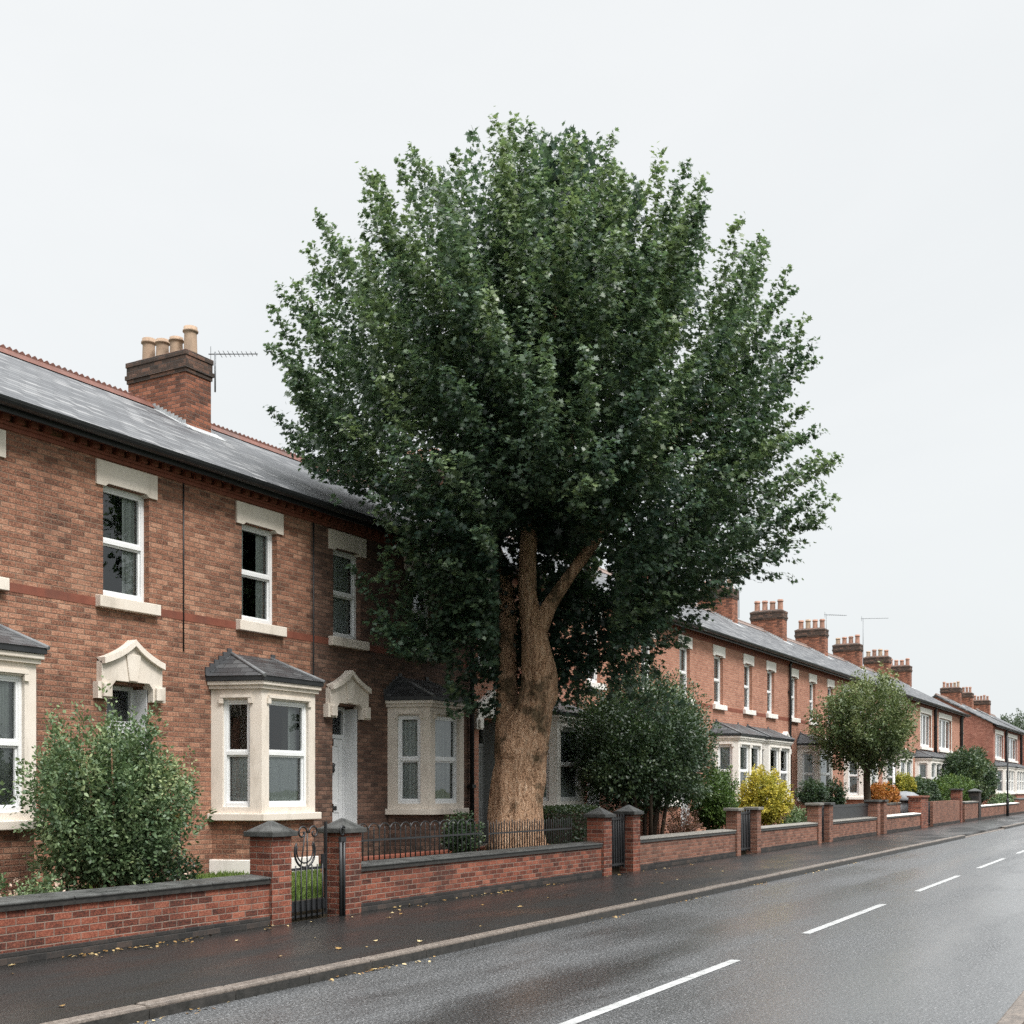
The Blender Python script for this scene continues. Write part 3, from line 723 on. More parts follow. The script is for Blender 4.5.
def door(root, dx0, dx1, leafm, zf, dark=False):
    fr = Frame((dx0, FY), (dx1, FY)); W = dx1 - dx0
    dep = .30
    lf = MB(); t = .06
    fr.box(lf, .055, W - .055, dep, dep + .05, zf, 2.44)
    # raised stiles and rails of a panelled leaf
    for (a, b, c, d) in ((.055, .16, zf, 2.44), (W - .16, W - .055, zf, 2.44), (W / 2 - .045, W / 2 + .045, zf, 2.44), (.16, W - .16, zf, zf + .2), (.16, W - .16, 1.18, 1.33), (.16, W - .16, 2.32, 2.44)):
        fr.box(lf, a, b, dep - .014, dep - .001, c, d)
    d = lf.build('door', leafm, root)
    fm = MB()
    fr.box(fm, 0.002, .05, dep - .02, dep + .06, zf, 2.998); fr.box(fm, W - .05, W - .002, dep - .02, dep + .06, zf, 2.998)
    fr.box(fm, .05, W - .05, dep - .02, dep + .06, 2.45, 2.52); fr.box(fm, .05, W - .05, dep - .02, dep + .06, 2.94, 2.998)
    # reveal linings
    fr.box(fm, 0.002, .012, .012, dep - .021, zf, 2.96); fr.box(fm, W - .012, W - .002, .012, dep - .021, zf, 2.96)
    fm.build('door_frame', leafm if dark else 'door_white', d)
    g = MB(); fr.quad(g, .04, W - .04, dep + .03, 2.5, 2.96); g.build('fanlight', 'glass', d)
    k = MB(); c = fr.P(W / 2, dep - .035, 1.95); k.lathe([(.025, 1.86), (.04, 1.9), (.03, 1.95), (.045, 2.0), (.02, 2.03)], c[0], c[1], 10); k.build('door_knocker', 'black', d)
    lb = MB(); fr.box(lb, W / 2 - .12, W / 2 + .12, dep - .026, dep - .013, 1.22, 1.29); lb.build('letterbox', 'black', d)
    hd = MB(); fr.box(hd, .075, .12, dep - .06, dep - .015, 1.4, 1.47); hd.build('door_handle', 'black', d)
    st = MB(); st.box(dx0 - .1, dx1 + .1, FY - .32, FY - .003, GZ1 - .12, zf - .14); st.box(dx0 - .06, dx1 + .06, FY + .003, FY + dep + .05, GZ1 - .1, zf - .006)
    st.build('doorstep', 'coping_pale', root)

def bay(root, XL, XR, stone, brickm, curtains, nfront=1, roofm='slate_dark', cham=0.25, dep=0.75, plinth=True, roof_top=3.62, zs=1.12):
    Y0 = FY - dep; fl, frr = XL + cham, XR - cham
    ring = [(XL, FY), (fl, Y0), (frr, Y0), (XR, FY)]
    z0, z1 = zs + .11, 3.05
    mb = MB(); wins = []
    def panel(p, q, n, cur, mar):
        fr = Frame(p, q); th = .15; L = fr.len
        m = mar; ws = (L - m * (n + 1)) / n
        wz0, wz1 = zs + .20, 2.90
        ops = [(m + k * (ws + m), m + k * (ws + m) + ws) for k in range(n)]
        us = [0.0]
        for a, b in ops: us += [a, b]
        us.append(L)
        for k in range(0, len(us), 2): fr.box(mb, us[k], us[k + 1], 0, th, z0, z1)
        for a, b in ops:
            fr.box(mb, a, b, 0, th, z0, wz0); fr.box(mb, a, b, 0, th, wz1, z1)
            fr.box(mb, a - .05, a + .02, -.03, -.001, wz1 - .06, wz1 + .02); fr.box(mb, b - .02, b + .05, -.03, -.001, wz1 - .06, wz1 + .02)   # label stops
            fr.box(mb, a - .03, b + .03, -.035, -.001, wz1 + .022, wz1 + .065)
            wins.append((fr, a, b, wz0, wz1, cur))
    panel(ring[0], ring[1], 1, curtains[0], .18)
    panel(ring[1], ring[2], nfront, curtains[1], .16 if nfront == 1 else .17)
    panel(ring[2], ring[3], 1, curtains[2], .18)
    b = mb.build('bay_window', stone, root)
    for (fr, a, c, wz0, wz1, cur) in wins:
        sash(fr, a, c, wz0, wz1, .05, b, 'sash_frame', cur, fw=.045, sub=True)
    def ringbox(name, mat, off, za, zb, inner=.16, bev=0.0):
        m2 = MB()
        o = [(XL - off, FY - .003), (fl - off * .55, Y0 - off), (frr + off * .55, Y0 - off), (XR + off, FY - .003)]
        m2.prism([], 0, 0) if False else None
        lo = [(p[0], p[1], za) for p in o]; hi = [(p[0], p[1], zb) for p in o]
        m2.hexa(lo, hi)
        return m2.build(name, mat, b, bevel=bev)
    ringbox('sill_band', stone, .09, zs, z0 - .001, bev=.012)
    ringbox('cornice', stone, .05, z1 + .001, 3.10); ringbox('cornice_moulding', stone, .09, 3.101, 3.165, bev=.012)
    ringbox('bay_gutter', 'gutter', .115, 3.166, 3.235)
    ringbox('plinth', brickm, -.02, GZ1 - .2, zs - .001)
    if plinth: ringbox('plinth_band', 'stone_white', .05, GZ1 - .15, .55, bev=.01)
    off = .13; ez = 3.236
    A = (XL - off, FY - .004, ez); B = (fl - off * .55, Y0 - off, ez); C = (frr + off * .55, Y0 - off, ez); D = (XR + off, FY - .004, ez)
    T0 = (XL + .42, FY - .004, roof_top); T1 = (XR - .42, FY - .004, roof_top)
    rm = MB(); rm.face([A, B, T0]); rm.face([B, C, T1, T0]); rm.face([C, D, T1]); rm.face([D, C, B, A]); rm.face([A, T0, T1, D])
    rm.build('bay_roof', roofm, b)
    for q0, q1 in ((B, T0), (C, T1)): MB().tube([q0, q1], .03, 6).build('hip_flashing', 'lead_mid', b)
    n = 6
    for (P, Q) in ((A, T0), (D, T1)):
        sf = MB()
        for k in range(n):
            t = (k + .5) / n; x = P[0] + (Q[0] - P[0]) * t; z = P[2] + (Q[2] - P[2]) * t
            sf.box(x - .045, x + .045, FY - .022, FY - .001, z - .02, z + .10)
        sf.build('stepped_flashing', 'lead_dark', b)

def chimney(root, xa, xb, mat, potm, npots, ya=15.66, yb=17.12, top=9.5, seed=0, flash=True):
    rs = random.Random(seed)
    mb = MB(); mb.box(xa, xb, ya, yb, 7.7, top - .42)
    c = mb.build('chimney', mat, root)
    hd = MB()
    hd.box(xa - .022, xb + .022, ya - .022, yb + .022, top - .42, top - .35)
    hd.box(xa - .045, xb + .045, ya - .045, yb + .045, top - .35, top - .27)
    hd.box(xa - .022, xb + .022, ya - .022, yb + .022, top - .27, top - .12)
    hd.box(xa - .036, xb + .036, ya - .036, yb + .036, top - .12, top - .03)
    hd.hexa([(xa - .01, ya - .01, top - .03), (xb + .01, ya - .01, top - .03), (xb + .01, yb + .01, top - .03), (xa - .01, yb + .01, top - .03)],
            [(xa + .12, ya + .12, top + .05), (xb - .12, ya + .12, top + .05), (xb - .12, yb - .12, top + .05), (xa + .12, yb - .12, top + .05)])
    hd.build('chimney_head', 'sooty_brick', c, bevel=.006)
    for k in range(npots):
        y = ya + .2 + (yb - ya - .4) * k / (npots - 1); x = (xa + xb) / 2
        h = .42 + rs.uniform(-.05, .09); r = .122 if npots < 5 else .1
        p = MB(); z = top + .0
        p.lathe([(r * 1.05, z), (r * 1.0, z + .05), (r * .93, z + h * .75), (r * .95, z + h * .80), (r * 1.16, z + h * .82), (r * 1.16, z + h * .88), (r * 1.0, z + h * .9), (r * 1.02, z + h), (r * .8, z + h), (r * .78, z + h - .12)], x, y, 14)
        p.build('pot', potm if potm == 'pot_buff' or rs.random() < .75 else 'pot_buff', c)
    if flash:
        fl = MB()
        n = 9
        for sx0, sx1 in ((xa - .02, xa - .002), (xb + .002, xb + .02)):
            for k in range(n):
                y0 = ya + (RY - ya) * k / n; y1 = ya + (RY - ya) * (k + 1) / n
                fl.box(sx0, sx1, y0, y1 - .004, roof_z(y0) - .1, roof_z(y1) + .10)
        fl.hexa([(xa - .12, ya - .30, roof_z(ya - .30) + .045), (xb + .12, ya - .30, roof_z(ya - .30) + .045), (xb + .12, ya - .01, roof_z(ya) + .045), (xa - .12, ya - .01, roof_z(ya) + .045)],
                [(xa - .12, ya - .30, roof_z(ya - .30) + .06), (xb + .12, ya - .30, roof_z(ya - .30) + .06), (xb + .12, ya - .01, roof_z(ya) + .07), (xa - .12, ya - .01, roof_z(ya) + .07)])
        for sx0, sx1 in ((xa - .16, xa - .021), (xb + .021, xb + .16)):
            fl.hexa([(sx0, ya - .2, roof_z(ya - .2) + .042), (sx1, ya - .2, roof_z(ya - .2) + .042), (sx1, RY - .2, roof_z(RY - .2) + .042), (sx0, RY - .2, roof_z(RY - .2) + .042)],
                    [(sx0, ya - .2, roof_z(ya - .2) + .055), (sx1, ya - .2, roof_z(ya - .2) + .055), (sx1, RY - .2, roof_z(RY - .2) + .055), (sx0, RY - .2, roof_z(RY - .2) + .055)])
        fl.build('flashing', 'lead', c)
    return c

def aerial(root, x, y, z0, h, boom, ang):
    mb = MB(); mb.tube([(x, y, z0), (x, y, z0 + h)], .016, 6)
    d = Vector((math.cos(ang), math.sin(ang), 0.02)); p = Vector((x, y, z0 + h - .04))
    mb.tube([p - d * .12, p + d * boom], .011, 5)
    s = Vector((-d.y, d.x, 0))
    for k in range(9):
        q = p + d * (boom * (0.12 + k * .105)); l = .17 - .008 * k
        mb.tube([q - s * l, q + s * l], .006, 4)
    mb.tube([p - d * .08 + Vector((0, 0, -.14)), p - d * .08 + Vector((0, 0, .14))], .008, 4)
    mb.build('aerial', 'aluminium', root)

def downpipe(root, x, ztop=6.1, zb=.3, r=.045, y=FY - .075):
    mb = MB(); mb.tube([(x, y, zb), (x, y, ztop - .1), (x, y - .05, ztop)], r, 10)
    for z in (1.6, 3.4, 5.0): mb.box(x - r * 1.5, x + r * 1.5, y - r * 1.1, FY - .002, z, z + .07)
    mb.build('downpipe', 'gutter', root)

def house(x0, x1, label, brick, stone, windows, dr, by, chims, pot='pot_red', npots=4, gables=(False, False), group='terraced houses along the street', roofm='slate', corbels=True, pipes=(), nfront=1, plinth=False, leafm='door_white', name='terraced_house', back=20.4, hoodon=True, dark=False):
    root = thing(name, label, 'house', ((x0 + x1) / 2, FY, GZ1), group)
    g = .0006; a, b = x0 + g, x1 - g
    ops = []
    for w in windows:
        xc, ww, cur = w[:3]
        ops.append(upper_window(root, xc, ww, stone, cur, len(w) > 3 and w[3]))
    if dr: ops.append((dr[0], dr[1], .42, 3.0, .36))
    if by:
        bops = [(by[0] + .2, by[1] - .2, 1.2, 3.0)]; ops += bops
    wb = MB(); wall_quads(wb, a, b, -.2, EZ, FY, ops)
    yb = back
    for xx, sgn in ((a, -1), (b, 1)):
        pts = [(xx, FY, -.2), (xx, FY, EZ + .0), (xx, FY + .02, roof_z(FY + .02) - .07), (xx, RY, RZ - .07), (xx, yb, roof_z(yb) - .07), (xx, yb, -.2)]
        wb.face(pts if sgn < 0 else pts[::-1])
    wb.face([(b, yb, -.2), (a, yb, -.2), (a, yb, roof_z(yb) - .07), (b, yb, roof_z(yb) - .07)])
    wb.face([(a, FY, -.2), (b, FY, -.2), (b, yb, -.2), (a, yb, -.2)])
    wb.build('wall', brick, root)
    ins = MB(); ins.box(a + .02, b - .02, FY + 1.6, yb - .1, GZ1, 6.0); ins.box(a + .02, b - .02, FY + .4, FY + 1.59, 3.5, 3.7); ins.box(a + .02, b - .02, FY + .2, FY + 1.59, 5.9, 6.1)
    ins.build('interior_wall', 'dark_inside', root)
    if dr:
        door(root, dr[0], dr[1], leafm, .46, dark)
        if hoodon: hood(root, (dr[0] + dr[1]) / 2 - .56, (dr[0] + dr[1]) / 2 + .56, dr[0], dr[1], stone)
    if by: bay(root, by[0], by[1], stone, brick, by[2], nfront, plinth=plinth)
    # roof
    ov0 = .12 if gables[0] else 0; ov1 = .12 if gables[1] else 0
    ra, rb = x0 - ov0 + g, x1 + ov1 - g; t = .075; yE = EY; yB = 2 * RY - EY
    rm = MB()
    rm.hexa([(ra, yE, EZ - .02), (rb, yE, EZ - .02), (rb, RY, RZ - t), (ra, RY, RZ - t)], [(ra, yE, EZ + .045), (rb, yE, EZ + .045), (rb, RY, RZ + .045), (ra, RY, RZ + .045)])
    rm.hexa([(ra, RY, RZ - t), (rb, RY, RZ - t), (rb, yB, EZ - .02), (ra, yB, EZ - .02)], [(ra, RY, RZ + .045), (rb, RY, RZ + .045), (rb, yB, EZ + .045), (ra, yB, EZ + .045)])
    roof = rm.build('roof', roofm, root)
    rt = MB()
    x = ra
    segs = []
    blocked = sorted([(c[0] - .05, c[1] + .05) for c in chims])
    cur = ra
    for c0, c1 in blocked:
        if c0 > cur: segs.append((cur, c0))
        cur = max(cur, c1)
    if cur < rb: segs.append((cur, rb))
    for s0, s1 in segs:
        z = RZ + .045
        rt.hexa([(s0, RY - .13, z - .05), (s1, RY - .13, z - .05), (s1, RY + .13, z - .05), (s0, RY + .13, z - .05)], [(s0, RY - .02, z + .07), (s1, RY - .02, z + .07), (s1, RY + .02, z + .07), (s0, RY + .02, z + .07)])
        q = s0 + .06
        while q < s1 - .06:
            rt.prism([(q - .042, z + .05), (q + .042, z + .05), (q + .046, z + .095), (q, z + .13), (q - .046, z + .095)], RY - .022, RY + .022); q += .12
    rt.build('ridge_tiles', 'ridge' if x1 < 26 else 'ridge_far', roof)
    # eaves
    cn = MB()
    cn.box(a, b, FY - .022, FY + .01, 5.955, 6.005)
    cn.box(a, b, FY - .05, FY + .01, 6.005, 6.04)
    if corbels:
        q = a + .06
        while q < b - .1: cn.box(q, q + .10, FY - .105, FY - .0, 6.042, 6.125); q += .205
    cn.box(a, b, FY - .125, FY + .01, 6.127, 6.149)
    cn.build('eaves_cornice', 'terracotta', root)
    gt = MB()
    GYc, GZc = FY - .365, 6.20
    prof = [(GYc + .085 * -math.cos(an), GZc - .085 * math.sin(an)) for an in [math.pi * k / 7 for k in range(8)]]
    n = len(prof)
    for k in range(n - 1):
        (ya_, za_), (yb_, zb_) = prof[k], prof[k + 1]
        gt.face([(ra, ya_, za_), (ra, yb_, zb_), (rb, yb_, zb_), (rb, ya_, za_)], True)
    gt.face([(ra, y, z) for y, z in prof]); gt.face([(rb, y, z) for y, z in prof][::-1])
    gt.face([(ra, prof[0][0], GZc - .02), (rb, prof[0][0], GZc - .02), (rb, prof[-1][0], GZc - .02), (ra, prof[-1][0], GZc - .02)])
    gt.build('gutter', 'gutter', root)
    MB().box(ra, rb, FY - .279, FY - .25, 6.07, 6.165).build('fascia_board', 'gutter', root)
    MB().box(a, b, FY - .249, FY - .127, 6.15, 6.165).build('soffit', 'gutter', root)
    if not any(len(w) > 3 for w in windows):
      sc_ = MB(); sc_.box(a, b, FY - .005, FY + .01, 3.995, 4.105); sc_.build('string_course', 'terracotta', root)
    for i, (c0, c1) in enumerate(chims):
        chimney(root, c0, c1, 'brick_chimney', pot, npots, seed=int(x0 * 10) + i)
    for p in pipes: downpipe(root, *p) if isinstance(p, tuple) else downpipe(root, p)
    return root

GN = 'brown brick terraced houses at the near end'
h = house(3.2, 10.3, 'brown brick house cut by the left edge, cream bay behind the leafy bush', 'brick_brown', 'stone', [(8.98, .8, 'thin_right')], (4.6, 5.3), (7.9, 9.62, ('full', 'full', None)), [(7.9, 8.5)], 'pot_buff', 4, gables=(True, False), group=GN)
h = house(10.3, 15.3, 'brown brick house with buff chimney pots, white door behind the leafy bush', 'brick_brown', 'stone', [(11.42, .80, 'right'), (14.07, .80, 'pair')], (11.08, 11.80), (13.02, 14.74, ('net_half_only', 'net_half', None)), [], 'pot_buff', 4, group=GN, plinth=True)
pp = MB(); pp.tube([(12.46, FY - .012, 3.55), (12.46, FY - .012, 5.95)], .011, 6); pp.build('cable', 'gutter', h)
h = house(15.3, 20.3, 'brown brick house left of the big trunk, grey curtains in its cream bay', 'brick_tree_shade', 'stone', [(16.27, .76, 'net'), (18.5, .82, 'net')], (15.87, 16.57), (17.45, 19.08, ('full', 'full', None)), [(15.68, 16.31)], 'pot_buff', 4, group=GN, pipes=(20.22,))  # left upper window's net curtain is added, standing in for reflected sky
aerial(h, 16.375, 15.62, 8.9, .74, .78, math.radians(-58))
pp = MB(); pp.tube([(15.36, FY - .012, 2.0), (15.36, FY - .012, 5.95)], .013, 6); pp.build('cable', 'gutter', h)
house(20.3, 25.0, 'orange brick house with grey door half hidden by the big trunk', 'brick_orange', 'stone_white', [(20.95, .76, 'thin_right'), (23.3, .8, 'net')], (20.6, 21.3), (22.35, 24.15, ('net', 'net', None)), [(24.3, 24.9)], group='orange brick terraced houses', pipes=(24.93,), leafm='door_grey', dark=True)
house(25.0, 30.0, 'orange brick house hidden by the dark garden tree beside the big trunk', 'brick_orange', 'stone_white', [(25.95, .76, None), (29.2, .8, 'net')], (25.6, 26.3), (28.0, 29.8, ('net', 'net', None)), [], group='orange brick terraced houses')
h = house(30.0, 36.95, 'orange brick house whose white bay stands behind the yellow bush', 'brick_orange', 'stone_white', [(31.9, .8, 'net'), (34.7, .8, 'pair')], (31.6, 32.3), (34.1, 36.85, ('net', 'pair', 'net')), [(31.6, 32.3)], group='orange brick terraced houses', nfront=2)
h = house(36.95, 42.0, 'orange brick house with a tall downpipe, right of the yellow bush', 'brick_orange', 'stone_white', [(37.5, .8, 'net'), (39.9, .8, 'net')], (41.0, 41.7), (37.05, 39.95, (None, None, 'net')), [(38.6, 39.3)], group='orange brick terraced houses', nfront=2, pipes=(42.0 - .05,))
h = house(42.0, 49.0, 'orange brick house with white bay just left of the street tree', 'brick_orange', 'stone_white', [(42.65, .8, 'net'), (45.1, .8, 'net'), (47.7, .8, 'pair')], (46.6, 47.3), (43.1, 45.4, ('cream', 'cream', 'net')), [(45.05, 45.7)], group='orange brick terraced houses')
h2 = house(49.0, 56.0, 'orange brick house hidden behind the left of the street tree', 'brick_orange', 'stone_white', [(50.3, .8, 'net'), (52.9, .8, 'net'), (54.8, .7, None)], (54.4, 55.1), (49.8, 53.0, ('net', 'net', 'net')), [(51.7, 52.35)], group='orange brick terraced houses', nfront=2)
h3 = house(56.0, 63.0, 'orange brick house hidden behind the right of the street tree', 'brick_orange', 'stone_white', [(57.8, .8, 'net'), (60.6, .8, None)], (61.6, 62.3), (57.0, 60.4, ('net', 'net', 'net')), [(58.65, 59.3)], group='orange brick terraced houses', nfront=2)
h4 = house(63.0, 70.0, 'orange brick house with wide white triple window right of the street tree', 'brick_orange', 'stone_white', [(67.5, 3.0, 'pink', True)], None, (64.6, 69.6, ('net', 'net', 'net')), [(65.85, 66.5)], group='orange brick terraced houses', nfront=3, pipes=((70.0 - .08, 6.1, .3, .09),))
h5 = house(70.0, 80.0, 'last orange brick house of the long terrace, beside the tall red gable', 'brick_orange', 'stone_white', [(73.4, 4.0, 'pink', True)], None, (70.5, 76.2, ('net', 'net', 'net')), [(73.0, 73.65), (79.2, 79.85)], group='orange brick terraced houses', gables=(False, True), nfront=3, pipes=((78.6, 6.1, .3, .12),))
aerial(h, 45.95, 15.7, 8.4, 2.4, 1.7, math.radians(-30))
aerial(h, 44.8, 17.3, 8.4, 2.2, 1.2, math.radians(-120))
aerial(h3, 59.5, 15.8, 8.4, 1.9, 1.2, math.radians(-40))
aerial(h4, 66.8, 15.7, 8.4, 2.6, 1.4, math.radians(-60))
GF = 'red brick houses beyond the terrace'
house(93.0, 99.6, 'red brick end house showing its bare windowless gable down the street', 'brick_gable', 'stone_white', [(96.2, 4.3, 'pink', True)], None, (93.5, 98.9, ('net', 'net', 'net')), [(98.4, 99.3)], group=GF, gables=(True, False), nfront=3, pipes=((99.5, 6.1, .3, .12),), npots=5)
house(99.6, 109.0, 'white bayed red brick house just past the bare gable house', 'brick_gable', 'stone_white', [(103.9, 5.6, 'pink', True)], None, (100.1, 107.4, ('net', 'net', 'net')), [(104.3, 105.2)], group=GF, nfront=4, pipes=((108.9, 6.1, .3, .12),), npots=5, gables=(False, True))
house(112.5, 124.0, 'farthest red brick house at the right edge of the photo', 'brick_gable', 'stone_white', [(115.5, .9, None), (120, .9, None)], None, (117.0, 121.5, ('net', 'net', 'net')), [(114.0, 114.9)], group=GF, nfront=2, gables=(True, True), npots=5)

# ------------------------------------------------------------------ garden walls, pillars, gates
def garden_wall(xa, xb, label, h=0.55, brick=None, cop='coping', y0=WY, th=.23, footing=True, seam=0.92, copz=.045, group='front garden walls', ov=.045):
    brick = brick or ('brick_red' if xa < 20 else 'brick_far')
    r = thing('garden_wall', label, 'garden wall', ((xa + xb) / 2, y0 + th / 2, 0), group)
    MB().box(xa, xb, y0, y0 + th, -.1, h - copz - (.049 if cop else 0)).build('brickwork', brick, r)
    if footing:
        MB().box(xa, xb, y0 - .022, y0 - .0015, -.05, .115).build('footing', 'brick_footing', r, bevel=.006)
    if cop:
        mb = MB(); x = xa
        while x < xb - .01:
            x2 = min(x + seam, xb)
            mb.hexa([(x + .004, y0 - ov, h - copz + .001), (x2 - .004, y0 - ov, h - copz + .001), (x2 - .004, y0 + th + ov, h - copz + .001), (x + .004, y0 + th + ov, h - copz + .001)],
                    [(x + .004, y0 - ov, h - .015), (x2 - .004, y0 - ov, h - .015), (x2 - .004, y0 + th + ov, h + .01), (x + .004, y0 + th + ov, h + .01)])
            x = x2
        mb.build('coping', cop, r, bevel=.012)
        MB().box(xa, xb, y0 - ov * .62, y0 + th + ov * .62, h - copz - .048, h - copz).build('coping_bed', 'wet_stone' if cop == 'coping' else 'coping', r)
    return r

def pillar(xa, xb, label, h=1.02, brick=None, cap='pyramid', capm='coping', y0=WY - .045, group='brick gate pillars', dp=None):
    dp = dp or (xb - xa); brick = brick or ('brick_red' if xa < 25 or 48 < xa < 60 else 'brick_far')
    r = thing('gate_pillar', label, 'pillar', ((xa + xb) / 2, y0 + dp / 2, 0), group)
    MB().box(xa, xb, y0, y0 + dp, -.1, h).build('brick_shaft', brick, r)
    mb = MB(); e = .055; a, b, c, d = xa - e, xb + e, y0 - e, y0 + dp + e
    if cap == 'pyramid':
        mb.box(a, b, c, d, h + .001, h + .065)
        xm, ym = (a + b) / 2, (c + d) / 2; q = .02
        mb.hexa([(a + .02, c + .02, h + .066), (b - .02, c + .02, h + .066), (b - .02, d - .02, h + .066), (a + .02, d - .02, h + .066)], [(xm - q, ym - q, h + .185), (xm + q, ym - q, h + .185), (xm + q, ym + q, h + .185), (xm - q, ym + q, h + .185)])
    else:
        mb.box(a, b, c, d, h + .001, h + .07)
    mb.build('pillar_cap', capm, r, bevel=.008)
    return r

def bar_gate(xa, xb, label, y, z0, z1, solid=False, n=7, group='iron garden gates', name='garden_gate'):
    r = thing(name, label, 'gate', ((xa + xb) / 2, y, 0), group)
    fm = MB(); t = .016
    fm.box(xa, xa + .035, y - t, y + t, z0, z1 + .02); fm.box(xb - .035, xb, y - t, y + t, z0, z1 + .02)
    fm.box(xa + .035, xb - .035, y - t * .8, y + t * .8, z0 + .06, z0 + .1); fm.box(xa + .035, xb - .035, y - t * .8, y + t * .8, z1 - .08, z1 - .04)
    fm.build('gate_frame', 'black', r)
    bm = MB()
    for k in range(n):
        x = xa + .06 + (xb - xa - .12) * k / (n - 1)
        bm.tube([(x, y, z0 + .02), (x, y, z1 + .03)], .009, 6)
    bm.build('bars', 'black', r)
    if solid:
        MB().box(xa + .036, xb - .036, y + .012, y + .02, z0 + .03, z1 - .02).build('backing_sheet', 'black', r)
    return r

garden_wall(-6, 10.598, 'low red brick wall with thick dark coping in front of the leafy bush', h=.585)
pillar(10.6, 10.94, 'red brick gate pillar at the right end of the nearest wall', h=1.03)
pillar(11.96, 12.30, 'red brick gate pillar beside the iron post with the curled finial', h=1.03)
garden_wall(12.302, 19.55, 'long red brick wall topped by dark coping in front of the big trunk', h=.62)
pillar(19.57, 19.91, 'red brick pillar where the wall by the big trunk ends', h=1.06)
pillar(20.87, 21.21, 'red brick pillar with dark pyramid cap left of the dark garden tree wall', h=1.09)
garden_wall(21.212, 26.85, 'low brick wall with pale coping in front of the dark garden tree', h=.63, cop='coping_pale')
pillar(26.87, 27.14, 'slim brick pillar left of the black gate before the yellow bush', h=1.06, cap='flat', capm='coping_pale')
pillar(28.36, 28.66, 'slim brick pillar left of the wall under the yellow bush', h=1.06, cap='flat', capm='coping_pale')
garden_wall(28.662, 33.9, 'low brick wall with pale coping under the yellow bush', h=.62, cop='coping_pale')
pillar(33.92, 34.25, 'brick pillar at the far end of the yellow bush wall', h=1.1, cap='flat', capm='coping_pale')
pillar(35.1, 35.5, 'brick pillar at the near end of the wall with the black panel', h=1.1, cap='flat', capm='coping')
garden_wall(35.502, 41.3, 'low brick wall below the black fence panel near the street tree', h=.62, cop='coping_pale')
pillar(41.32, 41.72, 'brick pillar under the street tree, left of the two tier wall', h=1.12, cap='flat', capm='coping')
pillar(42.3, 42.75, 'brick pillar at the near end of the white coped wall', h=1.12, cap='flat', capm='coping')
garden_wall(42.752, 48.9, 'low brick wall with white coping in front of the orange hedge', h=.62, cop='stone_white')
garden_wall(42.9, 48.6, 'taller back wall behind the white coping, below the orange hedge', h=1.05, cop='coping_pale', y0=WY + .7, footing=False)
pillar(48.92, 50.3, 'broad orange red brick pier right of the white coped wall', h=1.22, cap='flat', capm='brick_red', dp=.5)
garden_wall(51.6, 58.2, 'tall plain red brick wall under the rounded green hedge', h=1.08, cop=None)
pillar(58.22, 58.7, 'dark capped red brick pier at the end of the hedge wall', h=1.5, cap='flat', capm='coping', dp=.45)
garden_wall(59.6, 63.7, 'short red brick wall between two dark posts down the street', h=.95, cop='coping_pale')
pillar(63.72, 64.4, 'dark gate pier with a rounded cap beside the big round bush', h=1.4, cap='pyramid', brick='brick_footing', dp=.5)
garden_wall(64.42, 80, 'low brick wall with pale blue coping in front of the red gable', h=.7, cop='stone_white')
garden_wall(80.02, 124, 'farthest red brick garden wall at the right edge of the street', h=.95, cop='coping')
bar_gate(19.95, 20.83, 'black barred gate right of the big tree wall', WY + .12, .08, 1.08, True, 8)
bar_gate(27.2, 28.3, 'black boarded gate left of the yellow bush', WY + .12, .05, 1.05, True, 6)
bar_gate(34.3, 35.05, 'black boarded gate between the yellow bush wall and the black panel', WY + .12, .05, 1.05, True, 5)
bar_gate(50.4, 51.5, 'dark gate next to the broad orange red pier', WY + .12, .05, 1.0, True, 5)
bar_gate(58.75, 59.55, 'dark gate at the end of the hedge wall', WY + .12, .05, 1.15, True, 5)
# black fence panel on the wall
r = thing('fence_panel', 'black close boarded fence panel above the wall near the street tree', 'fence', (38.4, WY + .3, .62))
mb = MB(); x = 35.6
while x < 41.2: mb.box(x, x + .115, WY + .26, WY + .285, .5, 1.08); x += .12
mb.build('boards', 'black', r); MB().box(35.55, 41.25, WY + .24, WY + .255, 1.0, 1.06).build('rail', 'black', r)

# ornate gate between the two nearest pillars
gy = WY + .12; ga, gb = 10.985, 11.80
r = thing('iron_gate', 'ornate black iron gate with a scrolled ring in front of the lawn', 'gate', ((ga + gb) / 2, gy, 0))
fm = MB(); fm.box(ga, ga + .03, gy - .015, gy + .015, .03, 1.0); fm.box(gb - .03, gb, gy - .015, gy + .015, .03, 1.18)
fm.box(ga + .03, gb - .03, gy - .012, gy + .012, .60, .63); fm.box(ga + .03, gb - .03, gy - .012, gy + .012, .03, .055)
fm.build('gate_frame', 'black', r)
MB().box(ga + .031, gb - .031, gy - .006, gy + .006, .10, .23).build('kick_plate', 'black', r)
bm = MB()
for k in range(7):
    x = ga + .1 + (gb - ga - .2) * k / 6
    bm.tube([(x, gy - .02, .0), (x, gy - .02, .66 if k else .95)], .009, 6)
bm.build('bars', 'black', r)
sc = MB()
cx, cz, R = ga + .40, .82, .19
sc.tube([(cx + R * math.cos(a), gy, cz + R * math.sin(a)) for a in [math.radians(q) for q in range(-215, 40, 12)]], .014, 8)
sc.tube([(cx + R * .82 * math.cos(a), gy, cz + .02 + R * .82 * math.sin(a)) for a in [math.radians(q) for q in range(-200, 30, 12)]], .010, 6)
for sx in (-1, 1):
    pts = []
    for q in range(0, 420, 20):
        a = math.radians(q); rr = .095 * (1 - q / 520)
        pts.append((cx + .06 + sx * (.11 - rr * math.cos(a)), gy, 1.05 + rr * math.sin(a)))
    sc.tube(pts, .012, 6)
